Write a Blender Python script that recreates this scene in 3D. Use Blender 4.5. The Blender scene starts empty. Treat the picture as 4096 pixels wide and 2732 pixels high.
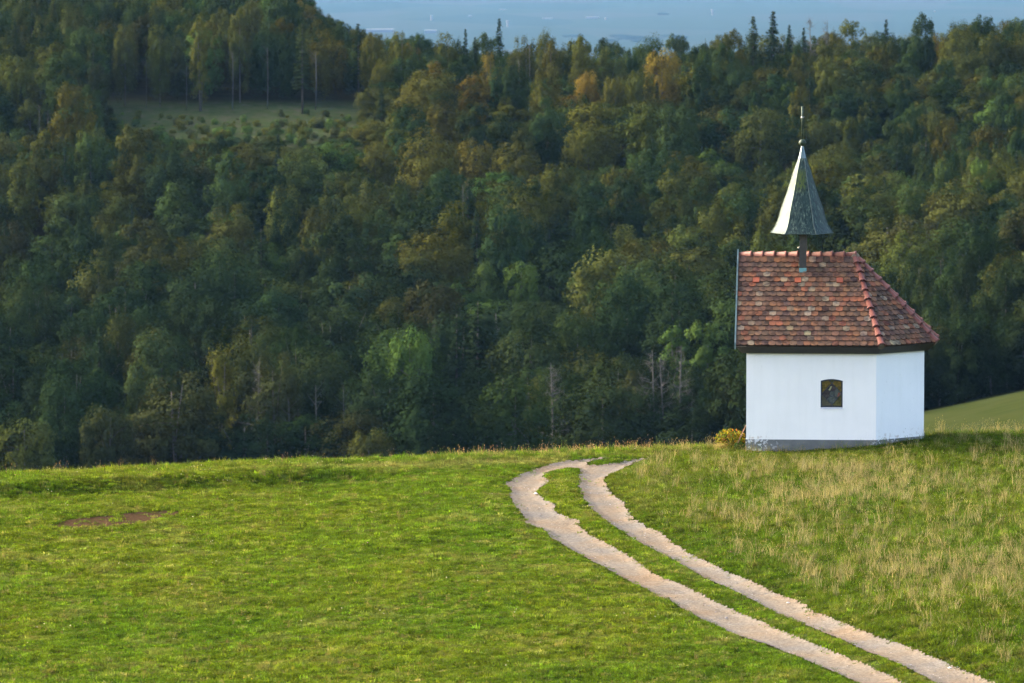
import bpy, bmesh, math, random
import numpy as np
from mathutils import Vector, Matrix

# ------------------------------------------------------------------ camera, sky, sun, exposure
SC = bpy.context.scene
COL = SC.collection
CX, CY, F = 2048.0, 1366.0, 22756.0          # photo geometry: 200 mm lens on a 36 mm wide frame
PITCH = math.atan(1816.0 / F)
YW = 146.0                                    # distance to the chapel's front wall

def _dir(x, y):
    a, b = (x - CX) / F, -(y - CY) / F
    return (a, math.cos(PITCH) + b * math.sin(PITCH), -math.sin(PITCH) + b * math.cos(PITCH))
_d = _dir(2989, 1808)
ZC = -_d[2] / _d[1] * YW                      # eye height above the chapel's ground

def at(x, y, Y):
    d = _dir(x, y)
    return Vector((d[0] / d[1] * Y, Y, ZC + d[2] / d[1] * Y))

cam = bpy.data.cameras.new('camera'); cam_o = bpy.data.objects.new('camera', cam); COL.objects.link(cam_o)
cam.lens = 200; cam.sensor_width = 36; cam.clip_start = 1; cam.clip_end = 60000
cam_o.location = (0, 0, ZC); cam_o.rotation_euler = (math.pi / 2 - PITCH, 0, 0)
cam.dof.use_dof = True; cam.dof.focus_distance = 146; cam.dof.aperture_fstop = 4.0
SC.camera = cam_o

SUN_ELEV, SUN_ROT = math.radians(22), math.radians(-64)
world = bpy.data.worlds.new('World'); SC.world = world; world.use_nodes = True
_nt = world.node_tree
_sky = _nt.nodes.new('ShaderNodeTexSky'); _sky.sky_type = 'NISHITA'; _sky.sun_disc = False
_sky.sun_elevation = SUN_ELEV; _sky.sun_rotation = SUN_ROT; _sky.air_density = 0.7; _sky.dust_density = 5.0; _sky.ozone_density = 0.3
_nt.links.new(_sky.outputs[0], _nt.nodes['Background'].inputs[0])
_nt.nodes['Background'].inputs[1].default_value = 0.15
sl = bpy.data.lights.new('sun', 'SUN'); so = bpy.data.objects.new('sun', sl); COL.objects.link(so)
sl.energy = 1.0; sl.angle = math.radians(18); sl.color = (1.0, 0.88, 0.68)
SDIR = Vector((math.sin(SUN_ROT) * math.cos(SUN_ELEV), math.cos(SUN_ROT) * math.cos(SUN_ELEV), math.sin(SUN_ELEV)))
so.rotation_euler = SDIR.to_track_quat('Z', 'Y').to_euler(); so.location = (-20, 100, 40)
SC.view_settings.view_transform = 'Standard'; SC.view_settings.look = 'None'
SC.view_settings.gamma = 1; SC.view_settings.use_curve_mapping = False
SC.view_settings.exposure = 2.72
SC.cycles.max_bounces = 6; SC.cycles.diffuse_bounces = 3; SC.cycles.transmission_bounces = 4
SC.cycles.transparent_max_bounces = 4; SC.cycles.volume_bounces = 0

# ------------------------------------------------------------------ helpers
rng = np.random.default_rng(7)

def tag(o, label=None, cat=None, group=None, kind=None):
    if label: o['label'] = label
    if cat: o['category'] = cat
    if group: o['group'] = group
    if kind: o['kind'] = kind
    return o

def empty(name, loc=(0, 0, 0), rz=0.0, parent=None):
    o = bpy.data.objects.new(name, None); COL.objects.link(o)
    o.location = loc; o.rotation_euler = (0, 0, rz); o.empty_display_size = 0.3
    if parent: o.parent = parent
    return o

def link(name, me, mat=None, parent=None):
    o = bpy.data.objects.new(name, me); COL.objects.link(o)
    if parent: o.parent = parent
    if mat is not None and len(me.materials) == 0:
        for m in (mat if isinstance(mat, (list, tuple)) else [mat]): me.materials.append(m)
    return o

def mesh(name, v, f, smooth=False):
    me = bpy.data.meshes.new(name); me.from_pydata([tuple(map(float, p)) for p in v], [], [tuple(map(int, q)) for q in f])
    me.update()
    if smooth: me.polygons.foreach_set('use_smooth', [True] * len(me.polygons))
    return me

def fast_mesh(name, V, Q, smooth=False):
    """V (n,3) array, Q list of index arrays all of the same corner count, or a list of such arrays."""
    me = bpy.data.meshes.new(name)
    V = np.asarray(V, np.float32)
    Qs = Q if isinstance(Q, list) else [Q]
    Qs = [np.asarray(q, np.int32) for q in Qs if len(q)]
    me.vertices.add(len(V)); me.vertices.foreach_set('co', V.ravel())
    if Qs:
        tot = sum(q.size for q in Qs); nf = sum(len(q) for q in Qs)
        me.loops.add(tot); me.loops.foreach_set('vertex_index', np.concatenate([q.ravel() for q in Qs]))
        me.polygons.add(nf)
        st, s = [], 0
        for q in Qs:
            st.append(s + np.arange(len(q)) * q.shape[1]); s += q.size
        me.polygons.foreach_set('loop_start', np.concatenate(st).astype(np.int32))
    me.update(calc_edges=True)
    me.polygons.foreach_set('use_smooth', np.full(len(me.polygons), bool(smooth)))
    return me

class MB:
    """collects boxes, tubes and prisms into one mesh"""
    def __init__(s): s.v = []; s.f = []
    def add(s, v, f):
        n = len(s.v); s.v += [tuple(p) for p in v]; s.f += [tuple(i + n for i in q) for q in f]; return s
    def box(s, c, d, M=None):
        v = [Vector((c[0] + sx * d[0] / 2, c[1] + sy * d[1] / 2, c[2] + sz * d[2] / 2)) for sx in (-1, 1) for sy in (-1, 1) for sz in (-1, 1)]
        if M: v = [M @ p for p in v]
        return s.add(v, [(0, 1, 3, 2), (4, 6, 7, 5), (0, 4, 5, 1), (2, 3, 7, 6), (0, 2, 6, 4), (1, 5, 7, 3)])
    def tube(s, pts, rad, n=8, cap=True):
        pts = [Vector(p) for p in pts]
        rad = rad if isinstance(rad, (list, tuple)) else [rad] * len(pts)
        v, f = [], []
        for i, p in enumerate(pts):
            t = (pts[min(i + 1, len(pts) - 1)] - pts[max(i - 1, 0)]).normalized()
            a = t.orthogonal().normalized() if i == 0 else (a - t * a.dot(t)).normalized()
            b = t.cross(a)
            v += [p + (a * math.cos(2 * math.pi * k / n) + b * math.sin(2 * math.pi * k / n)) * rad[i] for k in range(n)]
        for i in range(len(pts) - 1):
            for k in range(n):
                f.append((i * n + k, i * n + (k + 1) % n, (i + 1) * n + (k + 1) % n, (i + 1) * n + k))
        if cap:
            f.append(tuple(range(n))[::-1]); f.append(tuple(range((len(pts) - 1) * n, len(pts) * n)))
        return s.add(v, f)
    def lathe(s, prof, n=24, c=(0, 0)):
        v, f = [], []
        for r, z in prof: v += [(c[0] + r * math.cos(2 * math.pi * k / n), c[1] + r * math.sin(2 * math.pi * k / n), z) for k in range(n)]
        for i in range(len(prof) - 1):
            for k in range(n): f.append((i * n + k, i * n + (k + 1) % n, (i + 1) * n + (k + 1) % n, (i + 1) * n + k))
        return s.add(v, f)
    def build(s, name, mat, parent=None, smooth=False):
        return link(name, mesh(name, s.v, s.f, smooth), mat, parent)

# value noise on numpy arrays
_perm = np.random.default_rng(3).random((256, 256)).astype(np.float64)
def vn(x, y, s=1.0, seed=0):
    x = np.asarray(x, float) / s + seed * 17.31; y = np.asarray(y, float) / s + seed * 9.77
    xi, yi = np.floor(x).astype(int), np.floor(y).astype(int); fx, fy = x - xi, y - yi
    fx = fx * fx * (3 - 2 * fx); fy = fy * fy * (3 - 2 * fy)
    g = lambda a, b: _perm[a & 255, b & 255]
    return (g(xi, yi) * (1 - fx) + g(xi + 1, yi) * fx) * (1 - fy) + (g(xi, yi + 1) * (1 - fx) + g(xi + 1, yi + 1) * fx) * fy
def fbm(x, y, s=1.0, o=3, seed=0):
    r, a, t = 0, 1.0, 0
    for k in range(o):
        r = r + a * vn(x, y, s / 2 ** k, seed + k); t += a; a *= .5
    return r / t
def sstep(a, b, x):
    t = np.clip((x - a) / (b - a), 0, 1); return t * t * (3 - 2 * t)

# ------------------------------------------------------------------ materials
def new_mat(name):
    m = bpy.data.materials.new(name); m.use_nodes = True
    return m, m.node_tree, m.node_tree.nodes['Principled BSDF']
def N(nt, t, **kw):
    n = nt.nodes.new(t)
    for k, v in kw.items(): setattr(n, k, v)
    return n
def ramp(nt, fac, stops):
    r = N(nt, 'ShaderNodeValToRGB'); e = r.color_ramp.elements
    while len(e) < len(stops): e.new(0.5)
    for q, (p, c) in zip(e, stops): q.position = p; q.color = (*c, 1) if len(c) == 3 else c
    if fac is not None: nt.links.new(fac, r.inputs[0])
    return r.outputs[0]
def noise(nt, scale, detail=4, rough=.55, vec=None, coord='Object'):
    n = N(nt, 'ShaderNodeTexNoise'); n.inputs['Scale'].default_value = scale
    n.inputs['Detail'].default_value = detail; n.inputs['Roughness'].default_value = rough
    if vec is None:
        t = N(nt, 'ShaderNodeTexCoord'); vec = t.outputs[coord]
    nt.links.new(vec, n.inputs['Vector']); return n.outputs['Fac']
def mapped(nt, scale, coord='Object'):
    t = N(nt, 'ShaderNodeTexCoord'); m = N(nt, 'ShaderNodeMapping'); m.inputs['Scale'].default_value = scale
    nt.links.new(t.outputs[coord], m.inputs['Vector']); return m.outputs[0]
def mixc(nt, fac, a, b, mode='MIX'):
    m = N(nt, 'ShaderNodeMix', data_type='RGBA', blend_type=mode)
    for s, v in ((m.inputs[0], fac), (m.inputs[6], a), (m.inputs[7], b)):
        if hasattr(v, 'is_output'): nt.links.new(v, s)
        elif isinstance(v, (int, float)): s.default_value = v
        else: s.default_value = (*v, 1)
    return m.outputs[2]
def mth(nt, op, a, b=0.0):
    m = N(nt, 'ShaderNodeMath', operation=op)
    for s, v in ((m.inputs[0], a), (m.inputs[1], b)):
        if hasattr(v, 'is_output'): nt.links.new(v, s)
        else: s.default_value = v
    return m.outputs[0]
def bump(nt, h, bsdf, strength=.3, dist=.01):
    b = N(nt, 'ShaderNodeBump'); b.inputs['Strength'].default_value = strength; b.inputs['Distance'].default_value = dist
    nt.links.new(h, b.inputs['Height']); nt.links.new(b.outputs[0], bsdf.inputs['Normal'])

def simple(name, c, rough=.7, var=.2, scale=6, metal=0.0, spec=.3, bmp=0.0):
    m, nt, b = new_mat(name)
    n = noise(nt, scale)
    col = ramp(nt, n, [(.25, tuple(x * (1 - var) for x in c)), (.75, tuple(min(1, x * (1 + var)) for x in c))])
    nt.links.new(col, b.inputs['Base Color']); b.inputs['Roughness'].default_value = rough
    b.inputs['Metallic'].default_value = metal; b.inputs['Specular IOR Level'].default_value = spec
    if bmp: bump(nt, n, b, bmp)
    return m

def leaf_mat(name, trans=.35, gloss=0.0, lv_amt=.5):
    """tint comes from the object / instance, per-face brightness from the mesh attribute lv"""
    m = bpy.data.materials.new(name); m.use_nodes = True; nt = m.node_tree; nt.nodes.clear()
    out = N(nt, 'ShaderNodeOutputMaterial')
    a = N(nt, 'ShaderNodeAttribute', attribute_type='INSTANCER', attribute_name='tint')
    l = N(nt, 'ShaderNodeAttribute', attribute_type='GEOMETRY', attribute_name='lv')
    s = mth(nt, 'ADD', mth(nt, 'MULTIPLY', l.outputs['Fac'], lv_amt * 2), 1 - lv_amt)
    v = N(nt, 'ShaderNodeVectorMath', operation='SCALE')
    nt.links.new(a.outputs['Color'], v.inputs[0]); nt.links.new(s, v.inputs['Scale'])
    d = N(nt, 'ShaderNodeBsdfDiffuse'); t = N(nt, 'ShaderNodeBsdfTranslucent'); mx = N(nt, 'ShaderNodeMixShader')
    nt.links.new(v.outputs[0], d.inputs[0]); 
    w = N(nt, 'ShaderNodeVectorMath', operation='MULTIPLY'); w.inputs[1].default_value = (1.25, 1.1, .55)
    nt.links.new(v.outputs[0], w.inputs[0]); nt.links.new(w.outputs[0], t.inputs[0])
    mx.inputs[0].default_value = trans
    nt.links.new(d.outputs[0], mx.inputs[1]); nt.links.new(t.outputs[0], mx.inputs[2])
    last = mx.outputs[0]
    if gloss:
        g = N(nt, 'ShaderNodeBsdfGlossy'); g.inputs['Roughness'].default_value = .45; g.inputs[0].default_value = (.9, .9, .8, 1)
        m2 = N(nt, 'ShaderNodeMixShader'); m2.inputs[0].default_value = gloss
        nt.links.new(last, m2.inputs[1]); nt.links.new(g.outputs[0], m2.inputs[2]); last = m2.outputs[0]
    nt.links.new(last, out.inputs[0]); return m

M_leaf = leaf_mat('tree_foliage', .10)
M_needle = leaf_mat('conifer_foliage', .1)
M_grass = leaf_mat('grass_blades', .42, .006, .42)
M_bark = simple('bark', (.075, .066, .058), .9, .35, 3)
M_palebark = simple('pale_bark', (.058, .055, .05), .9, .3, 3)

# ------------------------------------------------------------------ terrain height functions
_far_Y = np.array([150, 200, 300, 450, 700, 800, 900, 1000, 1045, 1120, 1250, 1400], float)
_far_U = np.array([-400, 400, 1100, 1500, 2100, 2700, 3300, 3700, 4100, 4600], float)
_far_B = np.array([  # photo row at which the valley ground stands, per distance (rows) and azimuth (columns)
    [2060, 2050, 2040, 2030, 2020, 2010, 1990, 1980, 1960, 1950],
    [2250, 2240, 2230, 2230, 2220, 2200, 2100, 2040, 1980, 1930],
    [2420, 2420, 2420, 2420, 2400, 2320, 2050, 1950, 1860, 1750],
    [2330, 2330, 2330, 2330, 2300, 2200, 1950, 1820, 1720, 1600],
    [2010, 2010, 2010, 2010, 2000, 1960, 1790, 1643, 1560, 1455],
    [1560, 1560, 1560, 1560, 1520, 1480, 1400, 1330, 1260, 1180],
    [1100, 1080, 1080, 1080, 1060, 1040, 1000, 980, 940, 900],
    [ 640, 600, 570, 590, 620, 660, 680, 665, 640, 600],
    [ 450, 425, 430, 440, 480, 490, 470, 450, 430, 400],
    [ 250, 240, 230, 330, 450, 430, 380, 355, 330, 300],
    [ -60, -30, 60, 330, 500, 470, 400, 365, 330, 300],
    [ -60, -30, 120, 480, 600, 560, 480, 440, 400, 380]], float)
def far_z(X, Y):
    X = np.asarray(X, float); Y = np.asarray(Y, float); X, Y = np.broadcast_arrays(X, Y)
    u = np.clip(CX + F * X / np.maximum(Y, 1), -400, 4600); yc = np.clip(Y, 150, 1400)
    i = np.clip(np.searchsorted(_far_Y, yc) - 1, 0, len(_far_Y) - 2); j = np.clip(np.searchsorted(_far_U, u) - 1, 0, len(_far_U) - 2)
    a = (yc - _far_Y[i]) / (_far_Y[i + 1] - _far_Y[i]); b = (u - _far_U[j]) / (_far_U[j + 1] - _far_U[j]); b = np.where(u > 3650, b, sstep(0, 1, b))
    B = (_far_B[i, j] * (1 - b) + _far_B[i, j + 1] * b) * (1 - a) + (_far_B[i + 1, j] * (1 - b) + _far_B[i + 1, j + 1] * b) * a
    B = B + ((vn(X, Y * .8, 62, 5) - .5) * 210 + (vn(X, Y, 26, 6) - .5) * 50) * sstep(690, 760, yc) * (1 - sstep(980, 1010, yc)) 
    q = -(B - CY) / F
    sl = (-math.sin(PITCH) + q * math.cos(PITCH)) / (math.cos(PITCH) + q * math.sin(PITCH))
    z = ZC + sl * yc
    w = sstep(1400, 3600, Y)
    return z * (1 - w) + (-500.0) * w

def crest_Y(X):
    return np.interp(X, [-30, -13, -6, 1.0, 3.5, 5.6, 9.5, 10.6, 13.5, 30], [139.5, 141.2, 144.0, 146.6, 147.4, 147.6, 148.2, 149.3, 149.8, 150.5])
def near_z(X, Y):
    X = np.asarray(X, float); Y = np.asarray(Y, float)
    z = (ZC - 1.7) * np.clip((96 - Y) / 96, 0, 1) ** 1.2
    z = np.where(Y < 0, ZC - 1.7 + (0 - Y) * .01, z)
    z = z + .20 * sstep(7.6, 10.8, X) * sstep(138, 147, Y) + .30 * sstep(4.0, 10, X) * sstep(150, 120, Y) * sstep(96, 112, Y)
    z = z + (fbm(X, Y, 5.0, 3, 1) - .5) * .14 * sstep(170, 130, Y) + (vn(X, Y, 1.1, 2) - .5) * .05
    # a low terrace below the left crest
    tl = crest_Y(X) - 5.2
    z = z - .16 * sstep(tl + .7, tl - .5, Y) * sstep(-1, -6, X) + .10 * np.exp(-((Y - tl - 1.2) / .9) ** 2) * sstep(0, -5, X)
    Y0 = crest_Y(X) - 2.2; d = np.maximum(Y - Y0, 0)
    z = z - np.minimum(d * d / 46.0, .0 + d * .32)
    return z
def ground_z(X, Y):
    w = sstep(158, 185, np.asarray(Y, float))
    return near_z(X, Y) * (1 - w) + far_z(X, Y) * w

def drop(pts):
    """photo pixels -> points of the meadow surface under them"""
    out = []
    for x, y in pts:
        d = _dir(x, y); Y = 130.0
        for _ in range(60):
            zz = float(near_z(d[0] / d[1] * Y, Y))
            Yn = (zz - ZC) / (d[2] / d[1]); Y = .5 * Y + .5 * min(Yn, 149)
        out.append((d[0] / d[1] * Y, Y))
    return np.array(out)

# ------------------------------------------------------------------ the track: outlines followed on the meadow
def c5(p): return [(1900 + a / 2.939, 1700 + b / 2.939) for a, b in p]
def c6(p): return [(2600 + a / 1.5715, 2100 + b / 1.5715) for a, b in p]
LL = c5([(1300, 412), (1000, 440), (850, 480), (690, 530), (600, 565), (530, 585), (460, 640), (360, 690), (440, 775), (420, 830), (450, 910), (500, 980), (570, 1060), (620, 1120), (590, 1165), (720, 1200), (840, 1250), (900, 1330), (1010, 1390), (1100, 1450)]) + \
     c6([(-256, 283), (0, 420), (130, 480), (240, 550), (380, 620), (480, 665), (560, 700), (700, 740), (850, 800), (1000, 860), (1120, 910), (1220, 955), (1310, 993), (1700, 1160)])
LR = c5([(1270, 500), (1000, 515), (860, 545), (760, 600), (840, 660), (800, 700), (720, 745), (690, 800), (740, 850), (800, 890), (870, 910), (910, 980), (910, 1020), (960, 1050), (1050, 1080), (1070, 1110), (1190, 1115), (1180, 1190), (1250, 1240), (1300, 1290), (1380, 1330), (1460, 1360), (1530, 1410), (1640, 1460)]) + \
     c6([(-10, 300), (70, 340), (180, 375), (240, 405), (320, 445), (400, 490), (480, 520), (560, 560), (640, 590), (740, 640), (800, 665), (900, 705), (1000, 745), (1090, 780), (1180, 820), (1280, 860), (1400, 910), (1500, 950), (1560, 993), (2000, 1160)])
RL = c5([(1250, 500), (1305, 550), (1235, 590), (1250, 650), (1230, 720), (1270, 820), (1310, 900), (1370, 980), (1480, 1070), (1560, 1140), (1650, 1200), (1780, 1280), (1880, 1350), (2000, 1420)]) + \
     c6([(0, 145), (100, 195), (200, 250), (300, 310), (400, 360), (500, 400), (600, 450), (700, 500), (800, 555), (900, 600), (1000, 640), (1100, 680), (1200, 720), (1300, 765), (1400, 810), (1500, 850), (1600, 890), (1700, 940), (1800, 993), (2250, 1160)])
RR = c5([(2080, 392), (1900, 425), (1750, 490), (1620, 540), (1500, 610), (1480, 660), (1540, 760), (1620, 850), (1700, 900), (1740, 990), (1800, 1060), (1830, 1110), (1930, 1160), (2000, 1220), (2170, 1270), (2250, 1330)]) + \
     c6([(0, 35), (80, 75), (170, 140), (300, 215), (430, 280), (560, 330), (680, 385), (760, 425), (870, 465), (960, 505), (1010, 550), (1100, 580), (1230, 630), (1330, 675), (1430, 715), (1560, 750), (1680, 800), (1770, 840), (1870, 880), (1960, 925), (2060, 965), (2130, 993), (2560, 1160)])
TOP = c5([(1280, 420), (1265, 500), (1420, 500), (1500, 490), (1640, 470), (1700, 450), (1920, 400), (2080, 388), (2100, 396), (1900, 430), (1750, 495), (1500, 615), (1235, 600)])
TOP2 = c5([(1150, 425), (1340, 400), (1540, 380), (1560, 388), (1380, 415), (1290, 440), (1280, 470), (1420, 482), (1500, 490), (1260, 520), (1150, 500)])
GX0, GX1, GY0, GY1, GS = -14.0, 26.0, 84.0, 152.0, .05
_gx = np.arange(GX0, GX1, GS); _gy = np.arange(GY0, GY1, GS * 2)
_GXX, _GYY = np.meshgrid(_gx, _gy)
def raster(poly):
    P = drop(poly); inside = np.zeros(_GXX.shape, bool); n = len(P)
    for k in range(n):
        x1, y1 = P[k]; x2, y2 = P[(k + 1) % n]
        if y1 == y2: continue
        r = (_gy >= min(y1, y2)) & (_gy < max(y1, y2))
        if not r.any(): continue
        xi = x1 + (_gy[r] - y1) / (y2 - y1) * (x2 - x1)
        inside[r] ^= (_GXX[r] > xi[:, None])
    return inside
R_left = raster(LL + LR[::-1]); R_right = raster(RL + RR[::-1]) | raster(TOP) | raster(TOP2)
R_road = R_left | R_right
SOIL = [(190, 2110), (270, 2090), (350, 2078), (440, 2068), (540, 2058), (640, 2050), (700, 2048), (670, 2066), (600, 2076), (590, 2088), (520, 2098), (420, 2108), (330, 2113), (240, 2117)]
R_soil = raster(SOIL) | raster([(90, 2112), (130, 2106), (130, 2114)])
R_plants = raster([(p[0], p[1]) for p in LL + RR[::-1]])
def blur(a, k):
    a = a.astype(float)
    for ax in (0, 1):
        kk = k if ax == 1 else max(1, k // 2); w = np.ones(2 * kk + 1) / (2 * kk + 1)
        a = np.apply_along_axis(lambda m: np.convolve(m, w, 'same'), ax, a)
    return a
B_road = blur(R_road, 3); B_wide = blur(R_road, 10); B_soil = blur(R_soil, 5)
def look(R, X, Y):
    i = ((np.asarray(Y) - GY0) / (2 * GS)).astype(int); j = ((np.asarray(X) - GX0) / GS).astype(int)
    ok = (i >= 0) & (j >= 0) & (i < R.shape[0]) & (j < R.shape[1])
    return np.where(ok, R[np.clip(i, 0, R.shape[0] - 1), np.clip(j, 0, R.shape[1] - 1)], 0)
def meadow_z(X, Y): return ground_z(X, Y) - .07 * look(B_road, X, Y) - .03 * look(B_soil, X, Y)

def grid(name, xs, ys, zf, mat, smooth=True):
    XX, YY = np.meshgrid(xs, ys); ZZ = zf(XX, YY)
    V = np.stack([XX, YY, ZZ], -1).reshape(-1, 3); nx, ny = len(xs), len(ys)
    i = (np.arange(ny - 1)[:, None] * nx + np.arange(nx - 1)[None, :]).ravel()
    Q = np.stack([i, i + 1, i + nx + 1, i + nx], -1)
    return link(name, fast_mesh(name, V, Q, smooth), mat)

# soil of the meadow (seen between the blades)
m, nt, b = new_mat('meadow_soil'); 
c = ramp(nt, noise(nt, 1.2, 6), [(.3, (.030, .045, .008)), (.6, (.04, .055, .012)), (.8, (.07, .06, .022))])
nt.links.new(c, b.inputs['Base Color']); b.inputs['Roughness'].default_value = 1.0; b.inputs['Specular IOR Level'].default_value = 0.0
M_soil = m
m, nt, b = new_mat('valley_ground')
cl_ = ramp(nt, noise(nt, .45, 8, .75), [(.32, (.018, .032, .010)), (.48, (.038, .054, .018)), (.58, (.052, .054, .028)), (.7, (.078, .066, .052))])
lit = ramp(nt, noise(nt, .3, 5), [(.3, (.012, .014, .008)), (.7, (.025, .024, .012))])
_m = N(nt, 'ShaderNodeMapping'); _t = N(nt, 'ShaderNodeTexCoord'); _m.inputs['Rotation'].default_value = (0, 0, .35); _m.inputs['Scale'].default_value = (.012, .11, 1); nt.links.new(_t.outputs['Object'], _m.inputs['Vector'])
fld = ramp(nt, noise(nt, 1.0, 4, .6, _m.outputs[0]), [(.3, (.016, .024, .006)), (.5, (.024, .031, .009)), (.7, (.028, .033, .011))])
ga = N(nt, 'ShaderNodeAttribute', attribute_type='GEOMETRY', attribute_name='cover'); sp_ = N(nt, 'ShaderNodeSeparateColor'); nt.links.new(ga.outputs['Color'], sp_.inputs[0])
c = mixc(nt, sp_.outputs[1], mixc(nt, sp_.outputs[0], lit, cl_), fld)
nt.links.new(c, b.inputs['Base Color']); b.inputs['Roughness'].default_value = 1.0; b.inputs['Specular IOR Level'].default_value = 0.0
M_valley = m
m, nt, b = new_mat('plain_fields')
vo = N(nt, 'ShaderNodeTexVoronoi'); vo.inputs['Scale'].default_value = .0022; vo.inputs['Randomness'].default_value = .8
nt.links.new(mapped(nt, (1, .35, 1)), vo.inputs['Vector'])
c = ramp(nt, vo.outputs['Color'], [(.2, (.022, .033, .02)), (.5, (.027, .038, .022)), (.9, (.036, .040, .028))])
nt.links.new(c, b.inputs['Base Color']); b.inputs['Roughness'].default_value = 1.0; b.inputs['Specular IOR Level'].default_value = 0.0
M_plain = m

def spread_axis(a, b, step, lo, hi, grow=1.25):
    core = list(np.arange(a, b + 1e-6, step)); s = step
    while core[-1] < hi: s *= grow; core.append(min(core[-1] + s, hi))
    s = step
    while core[0] > lo: s *= grow; core.insert(0, max(core[0] - s, lo))
    return np.array(core)
tag(grid('meadow_ground', spread_axis(-16, 22, .2, -900, 900), spread_axis(96, 152, .2, -120, 186), meadow_z, M_soil), kind='structure')
fh = tag(grid('forest_hill', spread_axis(-160, 160, 4, -5000, 5000, 1.3), spread_axis(184, 1420, 4, 184, 3800, 1.3), ground_z, M_valley), kind='structure')
_co = np.zeros(len(fh.data.vertices) * 3, np.float32); fh.data.vertices.foreach_get('co', _co); _co = _co.reshape(-1, 3)
_fx = _co[:, 1] * math.cos(PITCH) - (_co[:, 2] - ZC) * math.sin(PITCH); _px = CX + F * _co[:, 0] / _fx; _py = CY - F * (_co[:, 1] * math.sin(PITCH) + (_co[:, 2] - ZC) * math.cos(PITCH)) / _fx
_cv = np.zeros((len(_co), 4), np.float32)
_cv[:, 0] = sstep(330, 420, _px) * sstep(2000, 1600, _px) * (.7 + .3 * vn(_co[:, 0], _co[:, 1], 7, 3)) * sstep(395, 415, _py) * sstep(640, 560, _py) * (_co[:, 1] > 960)
_cv[:, 1] = (_co[:, 1] < 703) * sstep(2900, 3100, _px) + (_co[:, 1] < 640) * sstep(3100, 2900, _px)
_at = fh.data.attributes.new('cover', 'FLOAT_COLOR', 'POINT'); _at.data.foreach_set('color', _cv.ravel())
pl = grid('plain', np.linspace(-28000, 28000, 29), np.linspace(-3000, 45000, 25), lambda X, Y: X * 0 - 470.0, M_plain, False)
pl.location.z = 0; tag(pl, kind='structure')

# the gravel of the two wheel tracks
m, nt, b = new_mat('gravel')
obj_noise = noise(nt, .55, 5, .6); fine = noise(nt, 15, 8, .8)
base = ramp(nt, obj_noise, [(.36, (.160, .148, .130)), (.5, (.176, .150, .117)), (.64, (.182, .139, .096))])
stone = ramp(nt, fine, [(.30, (.40, .38, .36)), (.44, (.75, .73, .70)), (.56, (1, 1, 1)), (.68, (1.5, 1.5, 1.5))])
nt.links.new(mixc(nt, 1.0, base, stone, 'MULTIPLY'), b.inputs['Base Color'])
b.inputs['Roughness'].default_value = 1.0; b.inputs['Specular IOR Level'].default_value = 0.0
bump(nt, fine, b, .8, .03); M_gravel = m
def sheet(name, R, mat, dz, grow_noise=0.0):
    # cells of the raster, each with its own small height; edges are hidden by grass
    S = 1; Rr = R[::1, ::S]; ny, nx = Rr.shape
    idx = -np.ones((ny + 1, nx + 1), int); ii, jj = np.nonzero(Rr)
    use = np.zeros((ny + 1, nx + 1), bool)
    for a in (0, 1):
        for bb in (0, 1): use[ii + a, jj + bb] = True
    vi, vj = np.nonzero(use); idx[vi, vj] = np.arange(len(vi))
    X = GX0 + vj * GS * S + rng.uniform(-.02, .02, len(vj)); Y = GY0 + vi * GS * 2 + rng.uniform(-.02, .02, len(vj))
    Z = meadow_z(X, Y) + dz + (vn(X, Y, .12, 9) - .5) * .012
    Q = np.stack([idx[ii, jj], idx[ii, jj + 1], idx[ii + 1, jj + 1], idx[ii + 1, jj]], -1)
    return link(name, fast_mesh(name, np.stack([X, Y, Z], -1), Q, True), mat)
tag(sheet('gravel_track', blur(R_road, 2) > .35, M_gravel, .035), kind='structure')
m, nt, b = new_mat('bare_earth'); fn = noise(nt, 14, 6, .7)
nt.links.new(ramp(nt, fn, [(.3, (.028, .016, .009)), (.55, (.052, .033, .018)), (.75, (.095, .070, .042))]), b.inputs['Base Color'])
b.inputs['Roughness'].default_value = 1.0; b.inputs['Specular IOR Level'].default_value = 0.0; bump(nt, fn, b, 1.0, .04); M_earth = m
tag(sheet('bare_earth_patch', B_soil > .20, M_earth, .03), kind='structure')

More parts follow.
